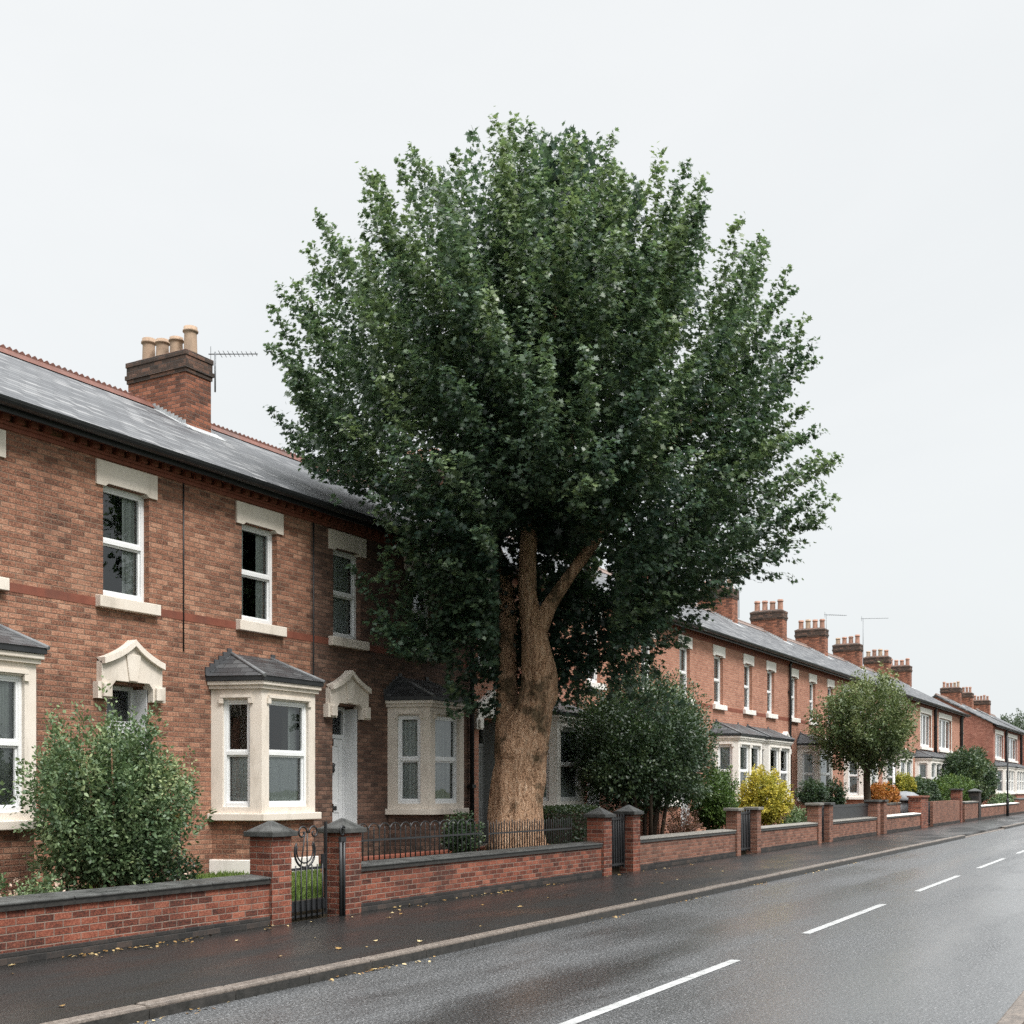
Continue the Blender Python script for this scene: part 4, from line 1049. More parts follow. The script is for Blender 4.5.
for dx in (-.08, .04): sc.tube([(cx + dx, gy, cz - .2), (cx + dx * .3 + .03, gy, cz + .25)], .009, 6)
sc.build('scrollwork', 'black', r)
vine = MB(); vine.box(gb - .10, gb - .031, gy - .008, gy + .008, .62, .78); vine.build('lock_plate', 'black', r)

r = thing('gate_post', 'black iron gate post with curled finial beside the pillar', 'post', (11.885, WY - .02, 0))
mb = MB(); mb.tube([(11.86, WY - .06, 0), (11.86, WY - .06, .98)], .020, 8); mb.tube([(11.925, WY - .06, 0), (11.925, WY - .06, .98)], .020, 8)
mb.box(11.84, 11.945, WY - .08, WY - .04, .93, .99); mb.build('shaft', 'black', r)
mb = MB(); mb.tube([(11.895 + .06 * math.cos(a) * (1 - a / 14), WY - .06, 1.06 + .07 * math.sin(a) * (1 - a / 14)) for a in [q * .35 for q in range(24)]], .014, 6)
mb.build('finial', 'black', r)

def railing(xa, xb, label, y, z0, z1, pitch, hoops=True):
    r = thing('railing', label, 'railing', ((xa + xb) / 2, y, z0))
    rl = MB(); rl.box(xa, xb, y - .012, y + .012, z0 + .12, z0 + .145); rl.box(xa, xb, y - .012, y + .012, z1 - .20, z1 - .175); rl.build('rail', 'black', r)
    bm = MB(); x = xa; k = 0
    while x <= xb:
        top = z1 + (0.03 if k % 3 == 0 else 0)
        bm.tube([(x, y, z0 - .02), (x, y, top - .04), (x, y, top)], [.0095, .0095, .002], 6)
        if hoops and x + pitch * 2 <= xb and k % 2 == 0:
            c = x + pitch; bm.tube([(c + pitch * math.cos(a), y, z1 - .06 + .10 * math.sin(a)) for a in [math.pi * q / 8 for q in range(9)]], .008, 6)
        x += pitch; k += 1
    bm.build('bars', 'black', r)
railing(12.5, 15.95, 'hooped black iron railing between pillar and big trunk', WY + .36, .3, 1.08, .125)
railing(16.05, 18.95, 'spiked black iron railing in front of the big trunk', WY + .30, .4, 1.07, .085, False)

r = thing('bed_edging', 'low orange brick edging across the garden behind the hooped railing', 'garden edging', (15.9, 11.2, .25))
MB().box(14.0, 18.6, 11.1, 11.25, .2, .47).build('brickwork', 'brick_orange', r); MB().box(13.98, 18.62, 11.08, 11.27, .471, .53).build('edging_top', 'terracotta', r, bevel=.01)
r = thing('garden_post', 'thin black post standing in the lawn edge right of the leafy bush', 'post', (10.0, 10.1, .2))
MB().tube([(10.0, 10.1, .15), (10.0, 10.1, 1.34)], .022, 8).build('shaft', 'black', r)
mb = MB(); mb.tube([(9.1, 10.9, 1.28), (10.0, 10.1, 1.28)], .014, 6); mb.tube([(9.1, 10.9, .15), (9.1, 10.9, 1.3)], .016, 6); mb.build('cross_rail', 'black', r)
r = thing('white_post', 'slim pale post rising from the garden by the rounded green hedge', 'post', (48.0, 9.85, 0))
MB().tube([(48.0, 10.1, .1), (48.0, 10.1, 2.5)], .05, 8).build('shaft', 'pole_white', r); MB().lathe([(.05, 2.5), (.065, 2.52), (.03, 2.57)], 48.0, 10.1, 8).build('cap', 'pole_white', r)
r = thing('street_pole', 'dark slim street pole in front of the far red brick houses', 'pole', (73.5, 9.1, 0))
MB().tube([(73.5, 9.1, 0), (73.5, 9.1, 4.6)], [.05, .04], 8).build('shaft', 'gutter', r); MB().lathe([(.08, 0), (.08, .9), (.05, 1.0)], 73.5, 9.1, 8).build('base', 'gutter', r)
r = thing('covered_bin', 'domed grey lidded bin behind the broad orange red pier', 'bin', (50.6, 10.2, .2))
MB().lathe([(.5, .2), (.55, 1.05)], 50.6, 10.2, 16).build('drum', 'tarp', r); MB().lathe([(.62, 1.06), (.62, 1.14), (.55, 1.3), (.35, 1.42), (.05, 1.47)], 50.6, 10.2, 18).build('lid', 'tarp', r)
# ------------------------------------------------------------------ the big tree
TX, TY = 18.35, 10.35
PXM = 21.0 / FPX
def tp(px, py, dpt=0.0):
    u = (px - 518) * PXM
    return Vector((TX + RIGHT[0] * u + CO * dpt, TY + RIGHT[1] * u + SI * dpt, EYE + (HY - py) * PXM))

tree = thing('street_tree', 'huge spreading dark green tree with a gnarled orange brown trunk', 'tree', (TX, TY, GZ0))
def limb(mb, pts, rad, seg=26, amp=.06, steps=26, f=1.6, seed=0.0):
    pts = [Vector(p) for p in pts]; n = len(pts)
    P = []; R = []
    for k in range(steps + 1):
        t = k / steps * (n - 1); i = min(int(t), n - 2); q = t - i
        p0 = pts[max(i - 1, 0)]; p1 = pts[i]; p2 = pts[i + 1]; p3 = pts[min(i + 2, n - 1)]
        P.append(0.5 * ((2 * p1) + (p2 - p0) * q + (2 * p0 - 5 * p1 + 4 * p2 - p3) * q * q + (3 * p1 - p0 - 3 * p2 + p3) * q ** 3))
        R.append(rad[i] * (1 - q) + rad[i + 1] * q)
    i0 = len(mb.v); mb.tube(P, R, seg)
    for k in range(steps + 1):
        for s in range(seg):
            idx = i0 + k * seg + s; v = Vector(mb.v[idx]); d = v - P[k]
            an = math.atan2(d.y, d.x)
            ridge = noise.noise(Vector((math.cos(an) * 3.2 + seed, math.sin(an) * 3.2, v.z * .45)))
            lump = noise.noise(Vector((v.x * f + seed, v.y * f, v.z * f)))
            fine = noise.noise(Vector((v.x * 7 + seed, v.y * 7, v.z * 2.2)))
            mb.v[idx] = tuple(P[k] + d * (1 + amp * 1.6 * ridge + amp * 2.2 * lump + amp * .8 * fine))
tb = MB()
limb(tb, [tp(519, 875), tp(519, 845), tp(518.5, 810), tp(521, 770), tp(524, 742), tp(534, 715), tp(539, 680), tp(537, 650), tp(534, 618)], [.57, .50, .455, .43, .44, .35, .315, .26, .235], 44, .085, 90)
limb(tb, [tp(517, 770, .1), tp(510, 735, .2), tp(508, 700, .3), tp(508, 660, .45), tp(508, 610, .6), tp(503, 560, .8), tp(480, 500, 1.2)], [.36, .25, .20, .185, .165, .13, .08], 24, .06, 36, seed=4)
limb(tb, [tp(535, 630), tp(530, 600), tp(529, 560), tp(531, 515), tp(528, 460), tp(535, 380), tp(532, 280)], [.22, .175, .155, .14, .12, .08, .03], 20, .06, 36, seed=7)
limb(tb, [tp(538, 632), tp(551, 605), tp(569, 578), tp(588, 552), tp(615, 515), tp(660, 460), tp(720, 390)], [.19, .135, .11, .105, .09, .06, .02], 18, .05, 36, seed=9)
limb(tb, [tp(530, 545), tp(548, 510, -.1), tp(566, 470, -.2), tp(580, 400, -.5), tp(600, 300, -.9)], [.09, .08, .07, .05, .02], 14, .05, 24, seed=12)
rsx = random.Random(5)
for k in range(16):
    a = rsx.uniform(0, 6.28); z0 = rsx.uniform(360, 500)
    s = tp(530, z0); L = rsx.uniform(1.2, 2.2); up = rsx.uniform(.5, 2.6)
    e = s + Vector((math.cos(a) * L, min(math.sin(a) * L, 1.6 if up < 2 else 3), up))
    limb(tb, [s, s.lerp(e, .35) + Vector((0, 0, -.1)), s.lerp(e, .7) + Vector((0, 0, .05)), e], [.07, .05, .035, .012], 10, .05, 14, seed=k)
# burr and swellings on the trunk
def lump(mb, c, r, sq=(1, 1, 1), seed=0):
    i0 = len(mb.v); n, sgs = 12, 18
    prof = [(math.sin(math.pi * k / n), -math.cos(math.pi * k / n)) for k in range(n + 1)]
    mb.lathe([(max(q[0], .01) * r, q[1] * r) for q in prof], 0, 0, sgs)
    for i in range(i0, len(mb.v)):
        v = Vector(mb.v[i]); q = 1 + .22 * noise.noise(v * (2.2 / r) * .5 + Vector((seed, 0, 0))) + .1 * noise.noise(v * 3 / r + Vector((0, seed, 0)))
        mb.v[i] = (c.x + v.x * q * sq[0], c.y + v.y * q * sq[1], c.z + v.z * q * sq[2])
lump(tb, tp(516, 750, -.24), .25, (1, 1, 1.1), 1)
lump(tb, tp(549, 690, -.02), .22, (.8, .8, 1.5), 2)
lump(tb, tp(508, 850, -.1), .36, (1, 1, .7), 3); lump(tb, tp(536, 855, -.1), .36, (1, 1, .7), 4)
tb.build('trunk', 'bark', tree)

rows = [(104, 464, 570), (122, 414, 622), (142, 376, 656), (175, 343, 697), (230, 307, 768), (270, 270, 790), (310, 257, 806), (360, 258, 818), (400, 264, 826), (450, 278, 828), (500, 296, 840), (540, 312, 800), (580, 330, 728), (620, 370, 690), (660, 430, 680), (692, 490, 672)]
AXP = 545
rz = np.array([EYE + (HY - r[0]) * PXM for r in rows])[::-1]
rl = np.array([(AXP - r[1]) * PXM for r in rows])[::-1]
rr_ = np.array([(r[2] - AXP) * PXM for r in rows])[::-1]
cx0 = TX + RIGHT[0] * (AXP - 518) * PXM; cy0 = TY + RIGHT[1] * (AXP - 518) * PXM
def env(z, ca):
    L = np.interp(z, rz, rl); Rr = np.interp(z, rz, rr_); dm = 0.5 * (L + Rr) * .80
    side = np.where(ca < 0, L, Rr)
    return side, dm
def crown(nsh, per, fl, fh, lmin, lmax, spread, lsize, seed, tm, low_bias=False):
    rng = np.random.default_rng(seed)
    z = rng.uniform(rz[0], rz[-1], nsh * 3)
    side, dm = env(z, np.ones_like(z)); keep = rng.random(len(z)) < (dm / dm.max()) ** .8
    z = z[keep][:nsh]; n = len(z)
    ph = rng.uniform(0, 2 * np.pi, n); ca, sa = np.cos(ph), np.sin(ph)
    side, dm = env(z, ca)
    R = 1 / np.sqrt((ca / side) ** 2 + (sa / dm) ** 2)
    fr = rng.uniform(fl, fh, n)
    od = np.stack([ca * RIGHT[0] + sa * CO, ca * RIGHT[1] + sa * SI, np.zeros(n)], 1)
    z = np.where(z > 8.4, 8.4 + (z - 8.4) * .93, z)
    tip0 = np.stack([cx0 + od[:, 0] * R, cy0 + od[:, 1] * R, z], 1)
    nz = lownoise(tip0, .55, seed) * .14 + lownoise(tip0, 1.35, seed + 5) * .09
    fr = np.minimum(fr * (1 + nz), fh * 1.03)
    tip = np.stack([cx0 + od[:, 0] * R * fr, cy0 + od[:, 1] * R * fr, z], 1)
    t = np.clip((z - rz[0]) / (rz[-1] - rz[0]), 0, 1)
    el = np.radians(-8 + 88 * t ** 0.85) + rng.normal(size=n) * .16
    dirs = norm_rows(od * np.cos(el)[:, None] + np.array([0, 0, 1.0]) * np.sin(el)[:, None] + rng.normal(size=(n, 3)) * .12)
    ln = rng.uniform(lmin, lmax, n)
    base = tip - dirs * ln[:, None]; base[:, 2] -= .16 * ln
    st = tm + .20 * lownoise(tip, .8, seed + 2) + rng.normal(size=n) * .07 + .13 * (rng.random(n) < .08) + .16 * (t - .4)  # height term puts the lit top and shaded base into the tint
    return shoots_to_leaves(base, dirs, ln, per, spread, lsize, rng, st, tipbright=.28)
def spires(n, per, seed, lsize):
    """upright, tapering leafy branches that end on the crown's outline"""
    rng = np.random.default_rng(seed)
    P = []; A = []; Nn = []; S = []; T = []
    zz = np.linspace(rz[0], rz[-1] - .15, 400); wt = np.array([env(z, np.array([1.0]))[1].item() for z in zz]) ** 1.0 + .35
    cdf = np.cumsum(wt); cdf /= cdf[-1]
    for i in range(n):
        z = float(np.interp((i + rng.random() * .9) / n, cdf, zz)); ph = i * 2.39996 + rng.normal() * .25
        ca, sa = math.cos(ph), math.sin(ph)
        side, dm = env(np.array([z]), np.array([ca])); side = side.item(); dm = dm.item()
        Rr = 1 / math.sqrt((ca / max(side, .05)) ** 2 + (sa / max(dm, .05)) ** 2)
        z = 8.4 + (z - 8.4) * .95 if z > 8.4 else z
        od = np.array([ca * RIGHT[0] + sa * CO, ca * RIGHT[1] + sa * SI, 0.0])
        t = (z - rz[0]) / (rz[-1] - rz[0])
        el = math.radians(-4 + 84 * max(t, 0) ** .8) + rng.normal() * .13
        d = od * math.cos(el) + np.array([0, 0, math.sin(el)]) + rng.normal(size=3) * .08; d /= np.linalg.norm(d)
        L = rng.uniform(1.9, 3.5); ext = rng.uniform(-.45, .42) + (.25 if rng.random() < .15 else 0)
        if t > .86: ext = min(ext, .12)
        tip = np.array([cx0, cy0, z - .22 * t]) + od * Rr * (.955 + .085 * max(0, .75 - t)) + d * (ext - .08)
        if tip[2] < 7.0 and tip[1] > 11.75:          # low boughs turn along the house front instead of into it
            if rng.random() < .42: continue
            k_ = 11.75 - rng.random() * .5; f_ = k_ / tip[1]
            if tip[0] * f_ < 14.95: continue
            tip = np.array([tip[0] * f_, k_, EYE + (tip[2] - EYE) * f_]); d[1] = min(d[1], .12); d /= np.linalg.norm(d)
        stint = .27 + .30 * t + .09 * rng.normal(); young = rng.random() < .12  # tint climbs with height: brighter light up the crown painted into the leaves
        e1 = np.cross(d, [0.3, 0.1, 1.0]); e1 /= np.linalg.norm(e1); e2 = np.cross(d, e1)
        ntw = int(per * L / 2.4); a0 = rng.uniform(0, 6.28)
        for w_ in range(ntw + 1):
            if w_ == ntw: q0 = .55; td = d; tl = .45 * L; ba = tip - d * (L * .45); nl = 30
            else:
                q0 = .02 + .93 * ((w_ + rng.random()) / ntw); a = a0 + w_ * 2.39996 + rng.normal() * .3
                rd = e1 * math.cos(a) + e2 * math.sin(a); an = rng.uniform(.6, 1.05)
                td = d * math.cos(an) + rd * math.sin(an) + np.array([0, 0, .12]); td /= np.linalg.norm(td)
                tl = (.07 + .70 * (1 - q0) ** 1.05) * rng.uniform(.7, 1.25)
                ba = tip - d * (L * (1 - q0)); nl = int(6 + 24 * tl)
            u = np.sort(rng.random(nl)) ** .75; u[-1] = 1.0
            sd = np.cross(td, [0, 0, 1.0]); sd /= max(np.linalg.norm(sd), 1e-6)
            sg = np.where(np.arange(nl) % 2 == 0, 1.0, -1.0)[:, None]
            pp_ = ba + td * (tl * u)[:, None] + sd * sg * rng.uniform(.01, .06, nl)[:, None] + rng.normal(size=(nl, 3)) * .028
            pp_[:, 2] -= .10 * tl * u ** 2 * math.cos(el)
            la = norm_rows(sd * sg * .75 + td * .6 + np.array([0, 0, -.30]) + rng.normal(size=(nl, 3)) * .35)
            ln_ = norm_rows(np.array([0, 0, .62]) + od * .38 + td * .15 + rng.normal(size=(nl, 3)) * .40)
            qq = q0 + (1 - q0) * u * .3
            P.append(pp_); A.append(la); Nn.append(ln_); S.append(lsize * rng.uniform(.65, 1.2, nl) * (1 - .25 * u ** 4))
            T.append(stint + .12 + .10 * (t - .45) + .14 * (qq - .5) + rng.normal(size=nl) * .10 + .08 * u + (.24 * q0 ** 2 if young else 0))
    return [np.concatenate(a) for a in (P, A, Nn, S, T)]
parts = [spires(380, 25, 24, .09), crown(520, 56, .35, .70, .9, 1.7, .45, .12, 22, .3), crown(280, 50, .05, .5, .9, 1.5, .5, .14, 23, .25)]
pos, ax, nr, sz, ti = [np.concatenate([p[i] for p in parts]) for i in range(5)]
rx = (pos[:, 0] - TX) * RIGHT[0] + (pos[:, 1] - TY) * RIGHT[1]; dp = (pos[:, 0] - TX) * CO + (pos[:, 1] - TY) * SI
k = ~((pos[:, 1] > 12.05) & (pos[:, 2] < 6.4))
ry = np.where(pos[:, 1] <= RY, EZ + (pos[:, 1] - EY) * SLOPE, RZ - (pos[:, 1] - RY) * SLOPE)
k &= ~((pos[:, 1] > 12.0) & (pos[:, 2] < ry + .35))
k &= ~((pos[:, 2] < 3.75) & (rx < -1.2))
zc = 6.15 - .5 * np.abs(rx - .25) + .35 * lownoise(pos, 1.1, 50)
k &= ~((pos[:, 2] < zc) & (dp < .35) & (rx > -.32) & (rx < 1.6))
k &= ~((pos[:, 2] < 4.9) & (dp < -1.9))
k &= pos[:, 2] > 2.75
print('tree leaves', k.sum())
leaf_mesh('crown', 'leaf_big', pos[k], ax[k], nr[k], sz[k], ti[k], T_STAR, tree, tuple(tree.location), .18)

# ------------------------------------------------------------------ bushes and smaller trees
# each centre is (x along the street, y from the camera's kerb, z)
def at(px, y):
    D = FPX / CO * y / (VPX - px); return (D - SI * y) / CO, D
def zat(py, D): return EYE - (py - HY) * D / FPX

X, D = at(112, 10.35)
bush('leafy_bush', 'large loose leafy green bush behind the nearest garden wall', 'bush', (X, 10.35, 1.42), (1.02, .8, 1.02), 620, 58, .06, .52, 31, 'leaf_mid', T_OVAL, 12, .022, base_z=.22, up=.8, noise_a=.4, shell=.38, spread=.16, spike=.35, flat_bottom=.95, tmean=.47, stem_mat='bark')
X, D = at(18, 9.95)
bush('flower_clump', 'low clump of pink and green garden flowers at the left edge', 'flowers', (X, 9.95, .42), (.6, .3, .3), 26, 18, .045, .2, 32, 'petal', T_RHOMB, 4, .008, base_z=.2, tmean=.5)
bush('ground_plant', 'low green foliage around the pink flowers at the left edge', 'plant', (X + .1, 10.2, .42), (.9, .4, .35), 120, 34, .05, .28, 33, 'leaf_mid', T_OVAL, 4, .008, base_z=.2)
X, D = at(170, 10.0)
bush('rose_bush', 'small rose bush with dark leaves right of the leafy bush', 'bush', (X, 10.0, .55), (.42, .35, .42), 90, 30, .05, .3, 34, 'leaf_dark', T_OVAL, 5, .01, base_z=.2)
rb = bush('rose_blooms', 'cluster of orange pink roses low beside the leafy bush', 'flowers', (X + .05, 9.85, .46), (.32, .15, .22), 9, 14, .045, .1, 35, 'petal', T_OVAL, 3, .006, base_z=.2, spread=.05)
X, D = at(176, 9.95)
bush('marigold_blooms', 'single orange yellow bloom high on the right of the leafy bush', 'flowers', (X, 9.9, 1.28), (.06, .05, .07), 4, 16, .05, .08, 36, 'petal_orange', T_OVAL, 1, .008, base_z=.22, spread=.05)
X, D = at(473, 10.1)
bush('small_shrub', 'small dark round shrub just left of the big trunk', 'shrub', (X, 10.3, .78), (.35, .35, .45), 120, 36, .06, .3, 37, 'leaf_dark', T_OVAL, 4, .012, base_z=.25)
x1, D = at(545, 10.0); x2, _ = at(590, 10.0)
box_hedge('clipped_hedge', 'square clipped dark hedge just right of the big trunk', 19.4, 21.4, 10.15, 10.9, .2, 1.22, 5200, .06, 38, 'leaf_dark')
X, D = at(643, 11.0)
bush('garden_tree', 'dense dark many stemmed garden tree beside the big trunk', 'tree', (X - .1, 10.9, 2.5), (3.1, 1.5, 1.7), 1150, 60, .085, .8, 39, 'leaf_dark', T_OVAL, 11, .05, base_z=.22, up=.4, noise_a=.3, shell=.45, spread=.34, spike=.12, flat_bottom=.95, tmean=.42, clip=lambda p: (p[:, 1] < 12.4))
X, D = at(712, 10.3)
bush('round_shrub', 'fresh green shrub at the right foot of the dark garden tree', 'shrub', (X, 10.25, 1.2), (.85, .65, .95), 300, 50, .07, .45, 40, 'leaf_bright', T_OVAL, 5, .02, base_z=.2, tmean=.4)
X, D = at(683, 9.85)
bush('twiggy_shrub', 'low reddish twiggy shrub behind the pale coped wall', 'shrub', (X, 9.85, .75), (.95, .25, .42), 120, 30, .05, .3, 41, 'leaf_red', T_OVAL, 10, .01, base_z=.2)
X, D = at(764, 10.4)
bush('yellow_bush', 'rounded bright yellow bush behind the low brick wall', 'bush', (X, 10.4, 1.2), (1.05, .75, .98), 380, 46, .08, .4, 42, 'leaf_yellow', T_OVAL, 6, .02, base_z=.2, tmean=.52, noise_a=.18)
X, D = at(792, 10.0)
bush('border_plant', 'mixed low green plants just right of the yellow bush', 'plant', (X, 9.9, .6), (1.2, .3, .42), 130, 30, .07, .3, 43, 'leaf_mid', T_OVAL, 5, .01, base_z=.2, tmean=.5)
X, D = at(813, 10.6)
bush('ball_shrub', 'dark ball shaped shrub in front of the white bay', 'shrub', (X, 10.6, 1.4), (.65, .55, .5), 150, 40, .07, .3, 44, 'leaf_dark', T_OVAL, 4, .03, base_z=.25)
X, D = at(836, 10.4)
bush('cone_shrub', 'small upright dark shrub beside the black fence panel', 'shrub', (X, 10.4, 1.3), (.4, .4, .6), 110, 40, .07, .3, 45, 'leaf_dark', T_OVAL, 4, .03, base_z=.25)

X, D = at(866, 10.0)
ZT = zat(726, D)
st = thing('small_street_tree', 'rounded olive green tree on a slim trunk beside the white coped wall', 'tree', (X, 9.95, .2))
pos, ax, nr, sz, ti = ellipsoid_foliage((X, 9.95, ZT), (2.1, 1.9, 1.75), 760, 38, .115, .8, 46, up=.75, noise_a=.36, shell=.42, spread=.22, flat_bottom=.8, tmean=.5, spike=.2)
ti = ti + .16 * (pos[:, 2] - zat(738, D)) / 2
kk = (pos[:, 1] < 12.3)
leaf_mesh('crown', 'leaf_olive', pos[kk], ax[kk], nr[kk], sz[kk], ti[kk], T_OVAL, st, tuple(st.location), .12)
mb = MB(); zt = zat(745, D)
limb(mb, [(X, 9.95, .1), (X + .02, 9.95, 1.0), (X - .03, 9.97, 2.0), (X, 9.95, zt)], [.17, .13, .12, .07], 14, .05, 18)
for k in range(7):
    a = k * .9; limb(mb, [(X, 9.95, 1.9 + .1 * k), (X + .5 * math.cos(a), 9.95 + .5 * math.sin(a), 2.6 + .1 * k), (X + 1.2 * math.cos(a), 9.95 + 1.2 * math.sin(a), 3.6)], [.06, .045, .015], 8, .04, 10, seed=k)
mb.build('trunk', 'bark_dark', st)

X, D = at(883, 10.3)
bush('orange_hedge', 'low rounded orange hedge beside the small street tree', 'hedge', (X, 10.3, 1.35), (1.9, .5, .42), 260, 40, .10, .3, 47, 'leaf_orange', T_OVAL, 5, .03, base_z=.2, noise_a=.12, flat_bottom=1.2)
X, D = at(903, 10.5)
bush('lime_shrub', 'yellow lime shrub between the orange hedge and the green hedge', 'shrub', (X, 10.5, 1.5), (.9, .5, .8), 160, 40, .10, .35, 48, 'leaf_yellow', T_OVAL, 4, .03, base_z=.2, tmean=.3)
for (pa, pb, top, sd, nm, lb, mt) in ((904, 934, 778, 49, 'long_hedge', 'dark green half of the rounded hedge behind the pale post', 'leaf_dark'), (930, 975, 776, 50, 'rounded_hedge', 'bright topped rounded green hedge above the tall plain red wall', 'leaf_bright')):
    xa, Da = at(pa, 10.4); xb, Db = at(pb, 10.4); xm, Dm = at((pa + pb) / 2, 10.4)
    zt = zat(top, Dm)
    bush(nm, lb, 'hedge', (xm, 10.4, zt * .5 + .05), ((xb - xa) / 2 * 1.05, .75, zt * .5), 620, 46, .11, .35, sd, mt, T_OVAL, 6, .04, base_z=.2, noise_a=.12, flat_bottom=1.1, tmean=.42, shell=.7)
xa, Da = at(945, 10.9); xb, Db = at(990, 10.9); xm, Dm = at(968, 10.9)
bush('round_bush', 'big round dark green bush in front of the bare red gable', 'bush', (xm, 10.9, 1.9), (4.6, 1.5, zat(748, Dm) - 1.9), 850, 46, .15, .7, 51, 'leaf_dark', T_OVAL, 7, .06, base_z=.2, noise_a=.15, tmean=.5, shell=.6)
X, D = at(1004, 10.2)
bush('far_border', 'low mixed green and yellow planting by the far garden wall', 'plant', (X, 10.3, .75), (5.5, .4, .5), 220, 30, .11, .35, 52, 'leaf_mid', T_OVAL, 5, .02, base_z=.2)

# distant trees beyond the houses
for k, (px, y, top, w, sd) in enumerate(((984, 26, 722, 6.0, 60), (1004, 30, 718, 5.5, 61), (1022, 34, 712, 7.0, 62), (1050, 30, 708, 8.0, 63), (1085, 32, 700, 9.0, 64))):
    X = 150 + 8 * k
    D = CO * X + SI * y
    # keep the tree on the sight line of its place in the street's vista
    X, D = at(px, y)
    lb = ['grey green tree behind the chimney of the bare gable house', 'middle grey green tree above the far roofs', 'tall grey green tree at the right edge above the far roofs', 'grey green tree beyond the end of the street', 'outermost grey green tree beyond the end of the street'][k]
    zt = zat(top, D)
    t = thing('distant_tree', lb, 'tree', (X, y, 0), 'trees beyond the houses')
    pos, ax, nr, sz, ti = ellipsoid_foliage((X, y, zt * .6), (w, w * .8, zt * .4), 420, 26, .45, 1.4, sd, noise_a=.25, shell=.45, spread=.7, tmean=.5)
    leaf_mesh('crown', 'leaf_far', pos, ax, nr, sz, ti, T_OVAL, t, (X, y, 0), .1)
    mb = MB(); mb.tube([(X, y, -.2), (X + .1, y, zt * .3), (X, y, zt * .65)], [.4, .3, .1], 9); mb.build('trunk', 'bark_dark', t)

# ------------------------------------------------------------------ fallen leaves
rngl = random.Random(9)
base = None
tplv = [(p[0], p[1]) for p in T_STAR]
def one_leaf():
    mb = MB(); mb.face([(x * .05, (y - .3) * .05, .006 + .012 * abs(x) * (1 if y > 0 else .4)) for x, y in tplv])
    return mb
protos = []
for nm in range(3):
    mb = one_leaf(); o = mb.build('fallen_leaf', 'dead_leaf'); me = o.data
    at_ = me.attributes.new('tint', 'FLOAT', 'FACE'); at_.data.foreach_set('value', [(.35, .65, .95)[nm]])
    protos.append(me); bpy.data.objects.remove(o)
LBL = ('small brown fallen leaf lying on the damp footpath', 'small yellow fallen leaf lying on the damp footpath', 'small pale fallen leaf lying on the damp footpath')
for k in range(64):
    q = rngl.randrange(3)
    o = bpy.data.objects.new('fallen_leaf', protos[q]); COL.objects.link(o)
    r = rngl.random()
    y = WY - .05 - abs(rngl.gauss(0, .35)) if r < .5 else rngl.uniform(KY + .2, WY - .05)
    o.location = (rngl.uniform(5.2, 24), max(KY + .2, y), .004)
    o.rotation_euler = (rngl.uniform(-.15, .15), rngl.uniform(-.15, .15), rngl.uniform(0, 6.28)); s = rngl.uniform(.7, 1.35); o.scale = (s, s, s)
    tag(o, LBL[q], 'leaf', 'fallen leaves scattered on the footpath')
n = 120
rng = np.random.default_rng(77)
cl = rng.choice([7.9, 8.15, 8.7, 9.25, 10.55, 13.4, 14.9, 15.5, 16.0, 17.2, 17.5], n)
P = np.stack([cl + rng.normal(size=n) * .14, WY - .03 - np.abs(rng.normal(size=n)) * .13, np.full(n, .008) + rng.random(n) * .012], 1)
n2 = 150
cl2 = rng.choice([6.4, 9.0, 9.6, 14.2, 17.0, 20.5, 24.0, 27.0], n2)
P2 = np.stack([cl2 + rng.normal(size=n2) * .35, KY - .03 - np.abs(rng.normal(size=n2)) * .05, np.full(n2, -.094) + rng.random(n2) * .01], 1)
P = np.concatenate([P, P2]); P = P[P[:, 1] < WY - .024]
N = len(P)
an = rng.uniform(0, 6.28, N)
ax = norm_rows(np.stack([np.cos(an), np.sin(an), rng.normal(size=N) * .15], 1)); nr = norm_rows(np.array([0, 0, 1.0]) + rng.normal(size=(N, 3)) * .25)
o = leaf_mesh('leaf_litter', 'dead_leaf', P, ax, nr, rng.uniform(.03, .06, N), rng.random(N), T_OVAL, None, (0, 0, 0), .1)
o['kind'] = 'stuff'; tag(o, 'drifts of wet brown and yellow leaves along wall foot and kerb', 'leaf litter')

# ------------------------------------------------------------------ sky, sun, camera
w = bpy.data.worlds.new('World'); SC.world = w; w.use_nodes = True
nt = w.node_tree
for n_ in list(nt.nodes): nt.nodes.remove(n_)
out = nt.nodes.new('ShaderNodeOutputWorld'); bg = nt.nodes.new('ShaderNodeBackground')
SUN_EL, SUN_AZ = math.radians(52), math.radians(254)      # azimuth measured from +x towards +y: behind and over the street
sky = nt.nodes.new('ShaderNodeTexSky'); sky.sky_type = 'NISHITA'; sky.sun_disc = False
sky.sun_elevation = SUN_EL; sky.sun_rotation = math.pi / 2 - SUN_AZ
sky.dust_density = 6; sky.air_density = 1.2
tc = nt.nodes.new('ShaderNodeTexCoord')
sp = nt.nodes.new('ShaderNodeSeparateXYZ'); nt.links.new(tc.outputs['Generated'], sp.inputs[0])
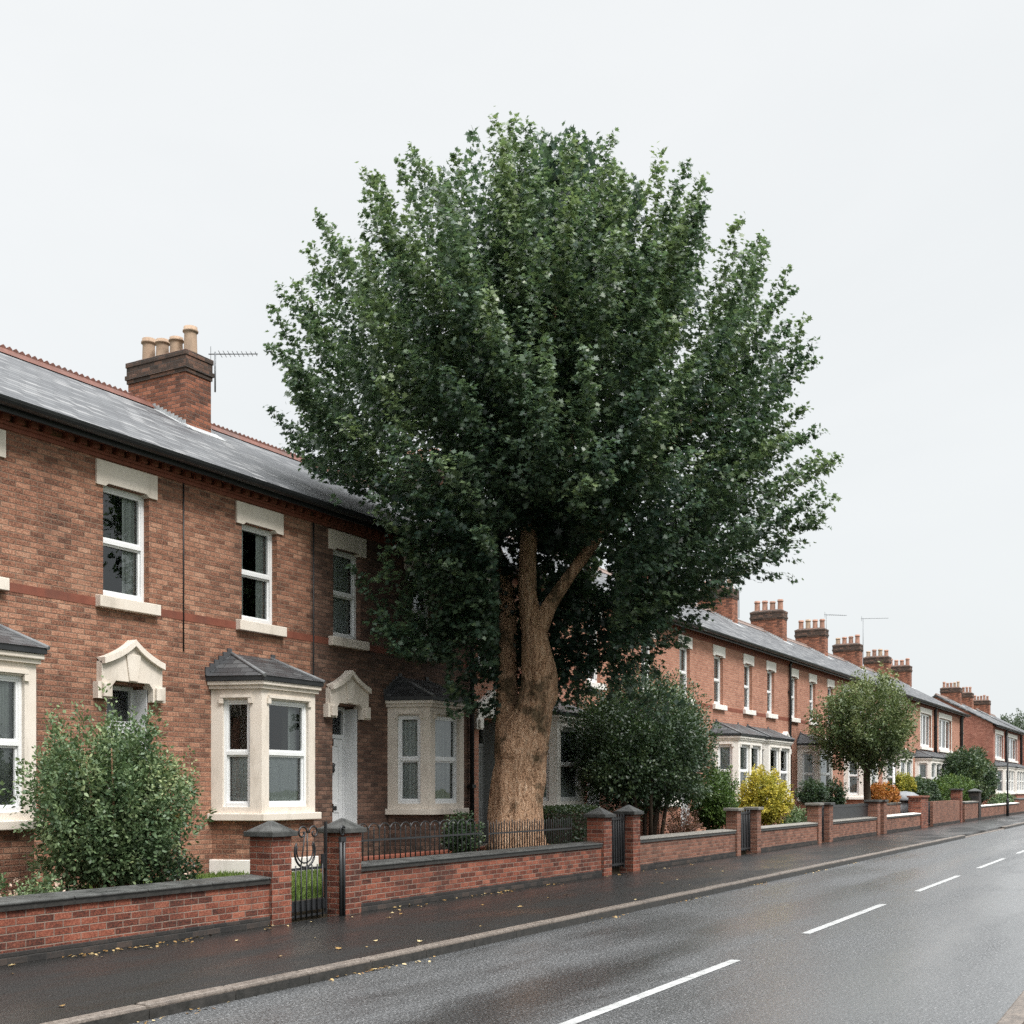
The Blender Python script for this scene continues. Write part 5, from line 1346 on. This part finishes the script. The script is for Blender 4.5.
# overcast cloud sheet: nearly even near the horizon, brighter towards the zenith
lum = ramp_n(nt, sp.outputs[2], [(0.0, (3.95, 4.12, 4.18)), (0.12, (4.05, 4.2, 4.24)), (0.32, (4.22, 4.32, 4.34)), (0.57, (4.36, 4.43, 4.44)), (0.66, (6.2, 6.3, 6.35)), (0.8, (17, 17.3, 17.5)), (1.0, (29, 29.4, 29.8))])
cn = noise_n(nt, scaled(nt, tc.outputs['Generated'], (1, 1, 2.2)), 1.7, 5, 0.55, .4)
lum = mix_n(nt, 1.0, lum, ramp_n(nt, cn, [(0.3, (0.955, 0.965, 0.97)), (0.7, (1.03, 1.03, 1.03))]), 'MULTIPLY')
cmix = mix_n(nt, 0.95, sky.outputs[0], lum)
nt.links.new(cmix, bg.inputs[0]); bg.inputs[1].default_value = 0.1
nt.links.new(bg.outputs[0], out.inputs[0])
sun = bpy.data.lights.new('sun', 'SUN'); sun.energy = 1.5; sun.angle = math.radians(18); sun.color = (1.0, 0.97, 0.93)
so = bpy.data.objects.new('sun', sun); COL.objects.link(so)
dv = Vector((math.cos(SUN_EL) * math.cos(SUN_AZ), math.cos(SUN_EL) * math.sin(SUN_AZ), math.sin(SUN_EL)))
so.rotation_euler = dv.to_track_quat('Z', 'Y').to_euler(); so.location = dv * 60

cam = bpy.data.cameras.new('camera'); co = bpy.data.objects.new('camera', cam); COL.objects.link(co)
co.location = (0, 0, EYE); co.rotation_euler = (math.radians(90), 0, TH - math.radians(90))
cam.sensor_width = 36; cam.lens = FPX / 1024 * 36; cam.shift_y = (HY - 512) / 1024
cam.clip_end = 3000; cam.clip_start = .05
SC.camera = co
SC.view_settings.view_transform = 'Standard'; SC.view_settings.look = 'None'; SC.view_settings.gamma = 1; SC.view_settings.exposure = 1.1
SC.render.resolution_x = 1024; SC.render.resolution_y = 1024
cy = SC.cycles
cy.max_bounces = 6; cy.diffuse_bounces = 3; cy.glossy_bounces = 3; cy.transparent_max_bounces = 10; cy.transmission_bounces = 3
cy.caustics_reflective = False; cy.caustics_refractive = False; cy.sample_clamp_indirect = 6
cy.use_denoising = False; cy.use_adaptive_sampling = False
try:
    cy.denoiser = 'OPENIMAGEDENOISE'; cy.denoising_input_passes = 'RGB_ALBEDO_NORMAL'; cy.denoising_prefilter = 'ACCURATE'
except Exception: pass
